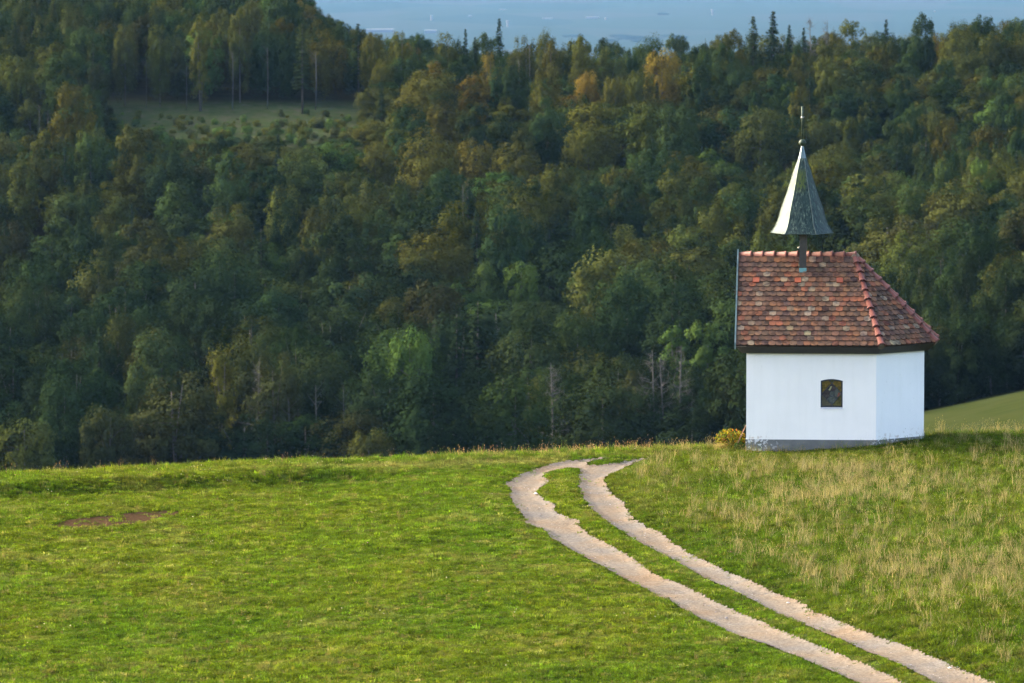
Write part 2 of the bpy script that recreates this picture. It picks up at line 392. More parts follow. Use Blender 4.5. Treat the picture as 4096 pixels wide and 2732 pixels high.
# ------------------------------------------------------------------ scattering (geometry nodes, templates live in the same mesh)
def scatter(name, pos, rot, scl, idx, tint, templates, mats):
    """templates: list of (V, F, lv) ; instances picked by idx"""
    K = len(templates); Vs, Ts, Fq, Ft, mi, lvv = [], [], [], [], [], []
    off = 0
    for k, (V, Fc, lv) in enumerate(templates):
        V = np.asarray(V, float); Vs.append(V); Ts.append(np.full(len(V), k)); lvv.append(np.asarray(lv, float))
        for q in Fc:
            q = np.asarray(q)
            (Fq if q.shape[1] == 4 else Ft).append(q + off)
        off += len(V)
    nT = off; n = len(pos)
    V = np.concatenate(Vs + [np.asarray(pos, float)])
    me = fast_mesh(name, V, [np.concatenate(x) for x in (Fq, Ft) if x])
    def attr(nm, typ, arr, field):
        a = me.attributes.new(nm, typ, 'POINT'); a.data.foreach_set(field, np.asarray(arr).ravel())
    attr('tpl', 'INT', np.concatenate(Ts + [np.full(n, -1)]).astype(np.int32), 'value')
    attr('pick', 'INT', np.concatenate([np.zeros(nT), idx]).astype(np.int32), 'value')
    attr('irot', 'FLOAT_VECTOR', np.concatenate([np.zeros((nT, 3)), rot]).astype(np.float32), 'vector')
    attr('iscl', 'FLOAT_VECTOR', np.concatenate([np.ones((nT, 3)), scl]).astype(np.float32), 'vector')
    t4 = np.ones((nT + n, 4), np.float32); t4[nT:, :3] = tint; attr('tint', 'FLOAT_COLOR', t4, 'color')
    attr('lv', 'FLOAT', np.concatenate(lvv + [np.zeros(n)]).astype(np.float32), 'value')
    o = link(name, me, mats)
    g = bpy.data.node_groups.new(name + '_nodes', 'GeometryNodeTree')
    g.interface.new_socket('Geometry', in_out='INPUT', socket_type='NodeSocketGeometry')
    g.interface.new_socket('Geometry', in_out='OUTPUT', socket_type='NodeSocketGeometry')
    L = g.links; nd = g.nodes
    gi = nd.new('NodeGroupInput'); go = nd.new('NodeGroupOutput')
    def na(nm, typ):
        a = nd.new('GeometryNodeInputNamedAttribute'); a.data_type = typ; a.inputs[0].default_value = nm
        return [s for s in a.outputs if s.enabled and s.name == 'Attribute'][0]
    tpl = na('tpl', 'INT'); rest = gi.outputs[0]
    join = nd.new('GeometryNodeJoinGeometry')
    def cmp(k):
        c = nd.new('FunctionNodeCompare'); c.data_type = 'INT'; c.operation = 'EQUAL'
        ins = [s for s in c.inputs if s.enabled]; L.new(tpl, ins[0]); ins[1].default_value = k; return c.outputs[0]
    for k in range(K):
        s = nd.new('GeometryNodeSeparateGeometry'); s.domain = 'POINT'
        L.new(rest, s.inputs[0]); L.new(cmp(k), s.inputs[1]); rest = s.outputs[1]
        gti = nd.new('GeometryNodeGeometryToInstance'); L.new(s.outputs[0], gti.inputs[0]); L.new(gti.outputs[0], join.inputs[0])
    iop = nd.new('GeometryNodeInstanceOnPoints')
    L.new(rest, iop.inputs['Points']); L.new(join.outputs[0], iop.inputs['Instance'])
    iop.inputs['Pick Instance'].default_value = True
    L.new(na('pick', 'INT'), iop.inputs['Instance Index'])
    e2r = nd.new('FunctionNodeEulerToRotation'); L.new(na('irot', 'FLOAT_VECTOR'), e2r.inputs[0]); L.new(e2r.outputs[0], iop.inputs['Rotation'])
    L.new(na('iscl', 'FLOAT_VECTOR'), iop.inputs['Scale']); L.new(iop.outputs[0], go.inputs[0])
    md = o.modifiers.new('scatter', 'NODES'); md.node_group = g
    return o

# ------------------------------------------------------------------ trees
def quads_at(P, Nn, size, r, elong=1.35):
    """rhombic leaf sprays at P with normals Nn"""
    n = len(P); t = r.normal(size=(n, 3)); t -= (t * Nn).sum(1, keepdims=True) * Nn
    t /= np.linalg.norm(t, axis=1, keepdims=True) + 1e-9; s = np.cross(Nn, t)
    size = np.asarray(size).reshape(-1, 1)
    V = np.stack([P - t * size * elong * .5, P + s * size * .42, P + t * size * elong * .5, P - s * size * .42], 1).reshape(-1, 3)
    return V, np.arange(4 * n).reshape(n, 4)

def broadleaf(seed, H=16.0, R=5.0, base=.30, ncl=52, per=95, flat=1.0, top=1.0, leaf=.34, spiky=0.0):
    flat = 1.15; base *= .35; ncl = int(ncl * 1.5); per = int(per * 1.25); leaf *= .85
    r = np.random.default_rng(seed); cz = H * (base + (1 - base) * .50); rz = H * (1 - base) * .5
    Ps, Ns, lvs, cents = [], [], [], []
    for i in range(ncl):
        th = r.uniform(0, 2 * math.pi); cu = r.uniform(-.95, 1.0); rad = (math.sqrt(max(0, 1 - cu * cu)) if cu > 0 else 1 - .35 * cu * cu) ** top
        k = r.uniform(.72, 1.0) if r.random() < .8 else r.uniform(.3, .7)
        lob = 1 + .16 * math.sin(2 * th + seed) + .10 * math.sin(3 * th + seed * 2.1)
        c = np.array([R * rad * k * lob * math.cos(th), R * rad * k * lob * math.sin(th), cz + rz * cu * k])
        cents.append(c); cr = R * r.uniform(.15, .33)
        m = int(per * r.uniform(.7, 1.3)); d = r.normal(size=(m, 3)); d[:, 2] = d[:, 2] * .9 + .35
        d /= np.linalg.norm(d, axis=1, keepdims=True)
        q = r.uniform(.55, 1.08, (m, 1))
        p = c + d * cr * q * np.array([1.15, 1.15, flat])
        p[:, 2] += np.maximum(0, r.normal(size=m)) * (spiky + .06) * (d[:, 2] > .45)
        out = (p - np.array([0, 0, cz - rz * .25])) * np.array([1, 1, R / rz]); out /= np.linalg.norm(out, axis=1, keepdims=True)
        nn = d * .55 + out * .85 + r.normal(size=(m, 3)) * .28; nn /= np.linalg.norm(nn, axis=1, keepdims=True)
        Ps.append(p); Ns.append(nn); lvs.append(np.clip(.5 + r.normal(size=m) * .13 + r.normal() * .15, 0, 1))
    P, Nn, lv = np.concatenate(Ps), np.concatenate(Ns), np.concatenate(lvs)
    V, Q = quads_at(P, Nn, leaf * r.uniform(.7, 1.4, len(P)), r)
    # trunk and limbs
    tb = MB(); lean = r.normal(size=2) * .03 * H
    tp = [(0, 0, -.6), (lean[0] * .3, lean[1] * .3, H * .3), (lean[0] * .8, lean[1] * .8, H * .62), (lean[0], lean[1], H * .86)]
    tb.tube(tp, [.24, .19, .12, .04], 6)
    for c in r.permutation(cents)[:5]:
        t = r.uniform(.30, .7); b0 = np.array([lean[0] * t, lean[1] * t, H * t * .9]); mid = (b0 + c) / 2 + np.array([0, 0, .3])
        tb.tube([b0, mid, c], [.09, .06, .02], 5, False)
    return (V, [Q], np.repeat(lv, 4)), tb

def conifer(seed, H=18.0, R=3.0, base=.12, gap=.62):
    r = np.random.default_rng(seed); Ps, Ns, S, lvs = [], [], [], []; tb = MB(); tb.tube([(0, 0, -.6), (0, 0, H * .6), (0, 0, H)], [.22, .12, .02], 6)
    z = H * base
    while z < H * .985:
        f = (H - z) / (H * (1 - base)); L = R * (f ** .8) * r.uniform(.82, 1.12) + .12; nb = int(6 + 5 * f)
        for k in range(nb):
            a = r.uniform(0, 2 * math.pi); Lk = L * r.uniform(.7, 1.1); m = max(4, int(Lk * 13))
            s = r.uniform(.08, 1, m) ** .8; dr = -.28 * f
            p = np.stack([np.cos(a) * s * Lk, np.sin(a) * s * Lk, z + dr * s * Lk - .05 * s * s * Lk + .10 * s ** 4 * Lk], -1) + r.normal(size=(m, 3)) * np.array([.13, .13, .09])
            Ps.append(p); nn = np.stack([np.cos(a) * np.ones(m) * .35, np.sin(a) * np.ones(m) * .35, np.ones(m)], -1) + r.normal(size=(m, 3)) * .4
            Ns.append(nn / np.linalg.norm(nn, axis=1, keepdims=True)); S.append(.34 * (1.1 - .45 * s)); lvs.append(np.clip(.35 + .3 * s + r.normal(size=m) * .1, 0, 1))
            if k % 3 == 0: tb.tube([(0, 0, z), (math.cos(a) * Lk * .8, math.sin(a) * Lk * .8, z + dr * Lk * .8)], [.035, .01], 4, False)
        z += gap * r.uniform(.8, 1.2) * (.55 + .45 * f)
    P, Nn, S, lv = map(np.concatenate, (Ps, Ns, S, lvs)); V, Q = quads_at(P, Nn, S, r, 1.9)
    return (V, [Q], np.repeat(lv, 4)), tb

def bare_tree(seed, H=15.0):
    r = np.random.default_rng(seed); tb = MB(); tb.tube([(0, 0, -.6), (r.normal() * .3, 0, H * .5), (r.normal() * .4, r.normal() * .3, H)], [.22, .15, .03], 6)
    tw = MB()
    for k in range(44):
        t = r.uniform(.32, .97); a = r.uniform(0, 6.28); L = (1.05 - t) * 4.6 * r.uniform(.6, 1.2)
        p0 = Vector((0, 0, H * t)); p1 = p0 + Vector((math.cos(a) * L * .6, math.sin(a) * L * .6, L * .15)); p2 = p0 + Vector((math.cos(a + .2) * L, math.sin(a + .2) * L, L * r.uniform(.1, .5)))
        tw.tube([p0, p1, p2], [.05, .03, .012], 4, False)
        for q in range(5):
            p3 = p1.lerp(p2, r.random()) + Vector(r.normal(size=3)) * .1; tw.tube([p1.lerp(p2, q / 5), p3 + Vector(r.normal(size=3)) * .6], [.016, .006], 3, False)
    return tb, tw

def tpl_mesh(name, T, mat):
    V, Fs, lv = T; me = fast_mesh(name, V, Fs); a = me.attributes.new('lv', 'FLOAT', 'POINT'); a.data.foreach_set('value', np.asarray(lv, np.float32))
    me.materials.append(mat); return me
BL = [broadleaf(11, 16, 5.2, .22), broadleaf(12, 16, 4.6, .30, 46, 95), broadleaf(13, 15, 5.8, .25, 60, 90, .7), broadleaf(14, 17, 4.2, .28, 46, 95, .9),
      broadleaf(15, 14, 5.0, .2, 50, 95, .75), broadleaf(16, 16, 3.4, .22, 42, 85, .9, 1, .30, .5), broadleaf(17, 17, 3.0, .3, 38, 85, .8, 1, .30, .6), broadleaf(18, 16, 5.4, .18, 62, 85, .65)]
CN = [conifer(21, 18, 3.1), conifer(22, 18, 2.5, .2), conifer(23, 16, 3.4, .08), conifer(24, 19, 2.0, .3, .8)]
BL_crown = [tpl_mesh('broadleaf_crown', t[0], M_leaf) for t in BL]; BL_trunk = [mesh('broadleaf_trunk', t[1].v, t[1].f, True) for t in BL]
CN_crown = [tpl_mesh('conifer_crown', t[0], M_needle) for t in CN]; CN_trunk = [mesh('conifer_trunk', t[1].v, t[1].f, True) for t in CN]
for me in BL_trunk: me.materials.append(M_bark)
for me in CN_trunk: me.materials.append(M_bark)

def proj(X, Y, Z):
    dy, dz = Y, Z - ZC; fx = dy * math.cos(PITCH) - dz * math.sin(PITCH); up = dy * math.sin(PITCH) + dz * math.cos(PITCH)
    return CX + F * X / fx, CY - F * up / fx

# colour of the autumn wood: olive, yellowing, orange and dark blue-green patches
PAL = {'dark green': (.028, .048, .017), 'mid green': (.042, .068, .020), 'olive green': (.068, .080, .019), 'yellowing': (.080, .082, .015),
       'orange-yellow': (.135, .100, .017), 'brownish green': (.043, .050, .017), 'light green': (.075, .125, .028), 'blue-green': (.027, .050, .019)}
def pick_tint(x, y, r):
    """species and autumn state by where on the hill the tree stands, valley shade put into the tint"""
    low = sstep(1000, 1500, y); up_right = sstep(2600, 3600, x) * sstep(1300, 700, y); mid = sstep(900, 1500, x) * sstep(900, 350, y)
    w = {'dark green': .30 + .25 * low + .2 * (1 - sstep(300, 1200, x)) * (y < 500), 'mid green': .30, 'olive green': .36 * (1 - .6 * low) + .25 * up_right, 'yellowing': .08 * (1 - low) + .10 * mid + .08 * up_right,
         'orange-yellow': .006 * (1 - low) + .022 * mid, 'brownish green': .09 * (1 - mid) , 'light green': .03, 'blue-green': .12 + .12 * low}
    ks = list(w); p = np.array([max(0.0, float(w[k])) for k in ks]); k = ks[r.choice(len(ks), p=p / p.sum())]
    c = np.array(PAL[k]) * .54 * r.uniform(.78, 1.25) * (1 + r.normal(size=3) * .04) * (1.15 - .30 * float(low))  # last factor paints the valley's weaker light into the lower trees' leaf colour
    return k, c

r = np.random.default_rng(42)
cand = []
def near_any(P, x, y, d):
    for px, py, pd in P:
        if (px - x) ** 2 + (py - y) ** 2 < (min(d, pd)) ** 2: return True
    return False
# hand placed trees: photo x, crown top y, crown width px, distance, type, tint name
HAND = [  # x, top, width, Y, kind, model, tint, note
    (1997, 70, 100, 1075, 'c', 0, 'dark green', 'tall dark spruce rising alone above the middle of the far tree line'),
    (1862, 110, 64, 1080, 'c', 1, 'dark green', 'slim dark spruce left of the tall middle spruce on the tree line'),
    (1900, 143, 60, 1080, 'c', 1, 'dark green', 'small dark spruce between two taller spruces on the tree line'),
    (1434, 88, 80, 1060, 'c', 3, 'dark green', 'flat-topped dark fir at the left end of the far tree line'),
    (3012, 62, 130, 1090, 'c', 0, 'mid green', 'left and shorter of the twin spruces above the spire'),
    (3090, 40, 150, 1090, 'c', 2, 'dark green', 'right and taller of the twin spruces above the spire'),
    (3155, 95, 90, 1092, 'c', 2, 'dark green', 'low spruce just right of the twin spruces on the skyline'),
    (3214, 105, 60, 1092, 'c', 1, 'dark green', 'small spruce tip right of the twin spruces on the skyline'),
    (3543, 72, 70, 1090, 'c', 1, 'dark green', 'dark spruce on the right-hand skyline between round crowns'),
    (2412, 143, 60, 1095, 'c', 3, 'dark green', 'thin spruce tip over the rounded trees right of the tall spruce'),
    (2735, 155, 40, 1095, 'c', 1, 'dark green', 'tiny spruce tip at the dip in the skyline'),
    (1949, 195, 78, 1050, 'b', 6, 'orange-yellow', 'slender orange birch before the dark trees under the tall spruce'),
    (1490, 122, 105, 1052, 'b', 1, 'yellowing', 'yellow-topped tree leading the left end of the far tree line'),
    (1535, 225, 120, 1046, 'b', 7, 'yellowing', 'golden leafy tree reaching low at the left tree line'),
    (1605, 115, 110, 1062, 'b', 0, 'yellowing', 'round yellow-green tree beside the golden one on the tree line'),
    (1670, 118, 80, 1066, 'b', 3, 'mid green', 'narrow green tree standing free of its neighbours on the tree line'),
    (1790, 120, 130, 1064, 'b', 0, 'olive green', 'broad olive tree on the tree line left of the slim spruce'),
    (2100, 135, 120, 1060, 'b', 0, 'olive green', 'olive tree right beside the tall middle spruce'),
    (2190, 120, 130, 1066, 'b', 2, 'olive green', 'highest round crown right of the tall middle spruce'),
    (2203, 145, 70, 1052, 'b', 6, 'yellowing', 'slender yellow tree in front of the highest round crown'),
    (2330, 172, 130, 1060, 'b', 2, 'yellowing', 'yellow-orange flat crown below the thin spruce tip'),
    (2440, 180, 120, 1064, 'b', 0, 'olive green', 'dull olive crown beside the yellow-orange flat crown'),
    (2520, 178, 90, 1070, 'b', 4, 'mid green', 'small dark round crown left of the large green oak'),
    (2610, 140, 150, 1078, 'b', 2, 'mid green', 'large green oak crown at the dip in the skyline'),
    (2650, 183, 150, 1045, 'b', 4, 'orange-yellow', 'wide orange-tinted crown in front of the large green oak'),
    (2350, 273, 110, 1030, 'b', 4, 'orange-yellow', 'bright orange-topped tree below the far tree line'),
    (2455, 300, 110, 1026, 'b', 4, 'yellowing', 'pale yellow round tree right of the bright orange-topped one'),
    (2560, 268, 130, 1032, 'b', 7, 'olive green', 'round grey-green tree below the orange-tinted crown'),
    (2020, 380, 70, 1020, 'b', 5, 'yellowing', 'small golden tree below the slender orange birch'),
    (800, 45, 95, 1040, 'b', 6, 'yellowing', 'tallest tree over the clearing with a yellow-green mop of a top'),
    (960, 10, 100, 1052, 'b', 3, 'olive green', 'tall rounded tree above the clearing near the top edge'),
    (1210, 95, 95, 1038, 'c', 3, 'mid green', 'tall fir with a pale bare trunk right above the clearing'),
    (385, 245, 130, 1004, 'b', 1, 'brownish green', 'brownish tree on a long bare leaning trunk left of the clearing'),
    (120, 390, 130, 990, 'b', 1, 'olive green', 'olive tree with bare trunks under its crown at the left edge'),
    (640, 85, 110, 1045, 'b', 0, 'olive green', 'flat-topped olive tree above the middle of the clearing'),
    (500, 85, 115, 1046, 'b', 0, 'olive green', 'flat-topped olive tree above the left of the clearing'),
    (1945, 1045, 150, 850, 'b', 2, 'light green', 'left of the two fresh light green crowns in the middle of the wood'),
    (2085, 1035, 170, 848, 'b', 4, 'light green', 'right of the two fresh light green crowns in the middle of the wood'),
    (2330, 1090, 150, 842, 'b', 3, 'mid green', 'mid green tree right of the two light green crowns'),
    (1640, 1290, 190, 745, 'b', 4, 'light green', 'pale green feathery crown low in the middle of the wood'),
    (2700, 1280, 150, 770, 'b', 6, 'light green', 'left tall light green tree behind the chapel wall'),
    (2830, 1265, 190, 768, 'b', 3, 'light green', 'right tall light green tree close behind the chapel roof edge'),
    (2420, 1520, 430, 702, 'b', 2, 'dark green', 'broad dark round tree above the bend of the track'),
    (700, 1470, 420, 704, 'b', 0, 'brownish green', 'largest brownish-green round tree low on the left'),
    (250, 1500, 300, 700, 'b', 2, 'blue-green', 'smooth dark domed tree at the lower left of the wood'),
    (90, 1660, 280, 690, 'b', 4, 'olive green', 'bushy olive tree in the lowest left corner of the wood'),
    (420, 1600, 220, 696, 'b', 4, 'brownish green', 'low brown-green tree between the dome and the largest tree'),
    (640, 1310, 330, 745, 'b', 2, 'mid green', 'wide green crown above and behind the largest round tree'),
    (870, 1350, 150, 722, 'b', 6, 'yellowing', 'narrow yellowish tree beside the wide green crown'),
    (1100, 1390, 260, 716, 'b', 0, 'brownish green', 'brown-green tall tree left of the middle with pale trunks below'),
    (1480, 1700, 170, 688, 'b', 4, 'olive green', 'small olive bushy tree right at the meadow crest'),
    (3040, 430, 250, 985, 'b', 2, 'olive green', 'great olive round tree left of the spire tip'),
    (2360, 470, 220, 975, 'b', 7, 'yellowing', 'wide golden-olive tree below the far tree line'),
    (1500, 560, 170, 955, 'b', 2, 'yellowing', 'domed tree with a yellow rim at the foot of the clearing'),
    (1900, 545, 170, 955, 'b', 4, 'yellowing', 'golden-brown tree in the upper middle of the wood'),
]
SKX = [-400, 1150, 1230, 1330, 1430, 1500, 1800, 2200, 2400, 2550, 2700, 2800, 3000, 3200, 3500, 3800, 4096, 4400]
SKY_ = [-260, -30, 15, 85, 128, 140, 150, 140, 180, 190, 165, 140, 115, 112, 95, 72, 50, 40]
chosen = []   # dict per tree
def add_tree(x, top, width, Y, kind, model, tname, tint, label=None, H=None):
    X = (x - CX) / F * Y * 1.0; zg = float(ground_z(X, Y)); zt = at(x, top, Y).z if top is not None else zg + H
    h = zt - zg; 
    H0 = [16, 16, 15, 17, 14, 16, 17, 16][model] if kind == 'b' else [18, 18, 16, 19][model]; R0 = ([5.2, 4.6, 5.8, 4.2, 5.0, 3.4, 3.0, 5.4] if kind == 'b' else [3.1, 2.5, 3.4, 2.0])[model]
    wz = h / (H0 * (1.03 if kind == 'b' else 1)); wx = (width / F * Y) / (2 * R0 * 1.05)
    chosen.append(dict(X=X, Y=Y, z=zg, sx=wx, sz=wz, kind=kind, model=model, tname=tname, tint=tint, label=label, x=x, top=top if top is not None else proj(X, Y, zt)[1], w=width))
for (x, top, w, Y, kd, mo, tn, note) in HAND:
    c = np.array(PAL[tn]) * {'light green': .64, 'orange-yellow': .95, 'yellowing': .80}.get(tn, .68) * (1 + r.normal(size=3) * .04)
    if kd == 'c': c = np.array((.014, .026, .011) if tn == 'dark green' else (.03, .044, .015))
    add_tree(x, top, w, Y, kd, mo, tn, c, note)
P = [(t['X'], t['Y'], 6.0) for t in chosen]
HANDT = [(t['x'], t['top'], t['w'], t['Y'], t['kind']) for t in chosen]
GRID = {}
def gkey(x, y): return (int(x // 9), int(y // 9))
for p in P: GRID.setdefault(gkey(p[0], p[1]), []).append(p)
tries = 0
while tries < 24000:
    tries += 1
    Y = r.uniform(690, 1330); u = r.uniform(-260, 4360)
    if r.random() > Y / 1330: continue
    X = (u - CX) / F * Y; zg = float(ground_z(X, Y)); bx, by = proj(X, Y, zg)
    if Y > 1130 and bx > 1500: continue
    in_clear = 430 < bx < 1470 + (by - 400) * .3 and 418 < by < 560
    if in_clear: continue
    edge_field = bx > 3560 and Y < 713
    if edge_field: continue
    young = (bx > 2950 and 430 < by < 1100) or (380 < bx < 1700 and 545 < by < 640)
    sp = 4.2 if young else (5.0 + 3.6 * float(vn(X, Y, 40, 8)))
    if bx > 3500 and Y < 780: sp = 4.0
    if Y > 1040: sp = 4.8
    kx, ky = gkey(X, Y); ok = True
    for a in (-1, 0, 1):
        for b_ in (-1, 0, 1):
            for (px, py, pd) in GRID.get((kx + a, ky + b_), ()):
                if (px - X) ** 2 + (py - Y) ** 2 < min(sp, pd + 1.5) ** 2: ok = False; break
            if not ok: break
        if not ok: break
    if not ok: continue
    con = r.random() < (.03 + .10 * float(vn(X, Y, 60, 12)) + (.14 if 2600 < bx < 3300 and by < 900 else 0))
    if Y > 1130: con = con and r.random() < .3
    H = r.uniform(10.0, 17.0) * (.74 if young else 1.0) * (1 + .12 * (float(vn(X, Y, 30, 4)) - .5))
    if 380 < bx < 1700 and 540 < by < 640: H *= .42
    elif 380 < bx < 1700 and 640 <= by < 760: H *= .62
    tn, c = pick_tint(bx, by - 200, r)
    if Y > 1000:
        lim = float(np.interp(bx, SKX, SKY_)) + r.uniform(0, 60) ; hmax = at(bx, lim, Y).z - zg
        if hmax < 5: continue
        H = min(H, hmax * (1 / 1.08 if con else .97))
    if 400 < bx < 1500 and Y < 1040 and by > 555 and by < 1200:
        lim = 552 + r.uniform(0, 60) + 60 * sstep(1300, 1500, bx); hmax = at(bx, lim, Y).z - zg
        if hmax < 2.5: continue
        H = min(H, hmax)
    bad = False
    for hx, ht, hw, hY, hk in HANDT:      # keep the landmark crowns in view
        if Y < hY and abs(bx - hx) < hw * .5 + 60 and by > ht:
            hmax = at(bx, ht + hw * (1.0 if hk == 'b' else 1.3), Y).z - zg
            if hmax < 3.0: bad = True; break
            H = min(H, hmax)
    if bad: continue
    GRID.setdefault((kx, ky), []).append((X, Y, sp))
    if con:
        mo = int(r.integers(0, 4)); wd = r.uniform(3.6, 6.2) * H / 16; c = np.array((.017, .029, .012)) * r.uniform(.75, 1.35); tn = 'dark green'
        add_tree(bx, None, wd / Y * F, Y, 'c', mo, tn, c, None, H * 1.08)
    else:
        mo = int(r.choice([5, 6, 4, 3]) if young else r.choice([0, 1, 2, 4, 7, 0, 2, 7, 4])); wd = sp * r.uniform(1.15, 1.75) if not young else sp * r.uniform(1.0, 1.4)
        add_tree(bx, None, wd / Y * F, Y, 'b', mo, tn, c, None, H)
for q in range(26):      # close wood edge above the field on the right
    bx = 3600 + q * 34 + r.uniform(-8, 8); Y = 703 + r.uniform(0, 7); tn, c = pick_tint(bx, 1500, r)
    add_tree(bx, None, r.uniform(150, 240), Y, 'b', int(r.choice([0, 2, 4, 7])), tn, c * .9, None, r.uniform(7.5, 13)); chosen[-1]['z'] -= 1.3
r2 = np.random.default_rng(77)        # the wood goes on to both sides of the frame
for q in range(620):
    Y = r2.uniform(715, 1120); u = r2.uniform(-1300, -270) if q % 2 else r2.uniform(4370, 5500); X = (u - CX) / F * Y
    if near_any(GRID.get(gkey(X, Y), []), X, Y, 5.5): continue
    GRID.setdefault(gkey(X, Y), []).append((X, Y, 5.5)); bx, by = proj(X, Y, float(ground_z(X, Y))); tn, c = pick_tint(min(max(bx, 0), 4096), by - 200, r2)
    add_tree(bx, None, r2.uniform(8, 12) / Y * F, Y, 'b', int(r2.choice([0, 1, 2, 4, 7])), tn, c, None, r2.uniform(9, 14)); chosen[-1]['x'] = -999 if u < 0 else 5000
# individuals: everything labelled by hand, all conifers in frame, and the broadleaved trees that show largest
hand = [t for t in chosen if t['label']]
inframe = lambda t: -60 < t['x'] < 4156 and t['top'] > -80
auto_b = sorted([t for t in chosen if not t['label'] and t['kind'] == 'b' and inframe(t)], key=lambda t: t['Y'])
auto_c = sorted([t for t in chosen if not t['label'] and t['kind'] == 'c' and inframe(t)], key=lambda t: t['Y'])
nb = 298 - sum(1 for t in hand if t['kind'] == 'b')
ind = auto_b[:nb] + auto_c[:270]
ids = set(map(id, ind)) | set(map(id, hand))
rest = [t for t in chosen if id(t) not in ids]
ORD = ['first', 'second', 'third', 'fourth', 'fifth', 'sixth', 'seventh', 'eighth', 'ninth', 'tenth', 'eleventh', 'twelfth', 'thirteenth', 'fourteenth', 'fifteenth', 'sixteenth', 'seventeenth', 'eighteenth', 'nineteenth', 'twentieth',
       'twenty-first', 'twenty-second', 'twenty-third', 'twenty-fourth', 'twenty-fifth', 'twenty-sixth', 'twenty-seventh', 'twenty-eighth', 'twenty-ninth', 'thirtieth', 'thirty-first', 'thirty-second', 'thirty-third', 'thirty-fourth', 'thirty-fifth', 'thirty-sixth', 'thirty-seventh', 'thirty-eighth', 'thirty-ninth', 'fortieth']
for lst, per in ((auto_b[:nb], 20), (auto_c[:270], 10)):
    bands = [lst[i:i + per] for i in range(0, len(lst), per)]
    for bi, band in enumerate(bands):
        for k, t in enumerate(sorted(band, key=lambda q: q['x'])):
            where = 'nearest' if bi == 0 else ORD[bi] + ' nearest'
            what = '%s broadleaf tree' % t['tname'] if t['kind'] == 'b' else 'dark conifer tree'
            t['label'] = '%s, %s from left in %s row of %s' % (what, ORD[k], where, 'leafy trees' if t['kind'] == 'b' else 'conifers')
for t in hand + ind:
    b_ = t['kind'] == 'b'
    root = empty('broadleaf_tree' if b_ else 'conifer_tree', (t['X'], t['Y'], t['z']), float(r.uniform(0, 6.28)))
    root.scale = (t['sx'], t['sx'], t['sz'])
    tag(root, t['label'], 'tree', 'broadleaf trees on the wooded hillside' if b_ else 'conifers among the trees on the wooded hillside')
    c = link('crown', (BL_crown if b_ else CN_crown)[t['model']], None, root); c['tint'] = [float(q) for q in t['tint']]
    link('trunk', (BL_trunk if b_ else CN_trunk)[t['model']], None, root)
# a few bare and dead trees
for (x, top, Y, lab) in [(2602, 1400, 706, 'grey leafless tree, left of the dead group behind the chapel'), (2655, 1430, 705, 'grey leafless tree, middle of the dead group behind the chapel'), (2725, 1380, 708, 'tallest grey leafless tree, right of the dead group behind the chapel'),
                    (1035, 1440, 716, 'bare forked branches of a dying tree above the left meadow'), (2215, 1450, 700, 'thin dead snag left of the broad dark round tree'),
                    (3240, 72, 1086, 'bare twiggy treetop on the skyline right of the twin spruces'), (3298, 78, 1086, 'brown thin-leaved treetop on the skyline right of the twin spruces')]:
    X = (x - CX) / F * Y; zg = float(ground_z(X, Y)); h = at(x, top, Y).z - zg
    tb, tw = bare_tree(int(x)); root = empty('bare_tree', (X, Y, zg)); root.scale = (h / 15 * .8, h / 15 * .8, h / 15)
    tb.build('trunk', M_palebark, root, True); tw.build('branch', M_palebark, root, True)
    tag(root, lab, 'dead tree', 'leafless trees in the wood')

def far_wood(name, lst, tpls, trunks, mats, kind_b):
    # crown templates plus their trunks as leaf-less faces share one mesh
    n = len(lst)
    pos = np.array([(t['X'], t['Y'], t['z']) for t in lst]); rot = np.zeros((n, 3)); rot[:, 2] = r.uniform(0, 6.28, n)
    scl = np.array([(t['sx'], t['sx'], t['sz']) for t in lst]); idx = np.array([t['model'] for t in lst]); tint = np.array([t['tint'] for t in lst])
    # the join node stacks instances last-linked first; a mirrored index keeps each tree's own model
    o = scatter(name, pos, rot, scl, idx, tint, tpls, mats)
    return o
rb = [t for t in rest if t['kind'] == 'b']; rc = [t for t in rest if t['kind'] == 'c']
tag(far_wood('far_wood', rb, [t[0] for t in BL], None, [M_leaf], True), 'the farther broadleaf trees of the wooded hillside running up to the skyline', 'wood', kind='stuff')
if rc: tag(far_wood('far_conifer_wood', rc, [t[0] for t in CN], None, [M_needle], False), 'scattered farther conifers of the wooded hillside', 'wood', kind='stuff')
print('TREES', len(hand), len(ind), len(rb), len(rc))
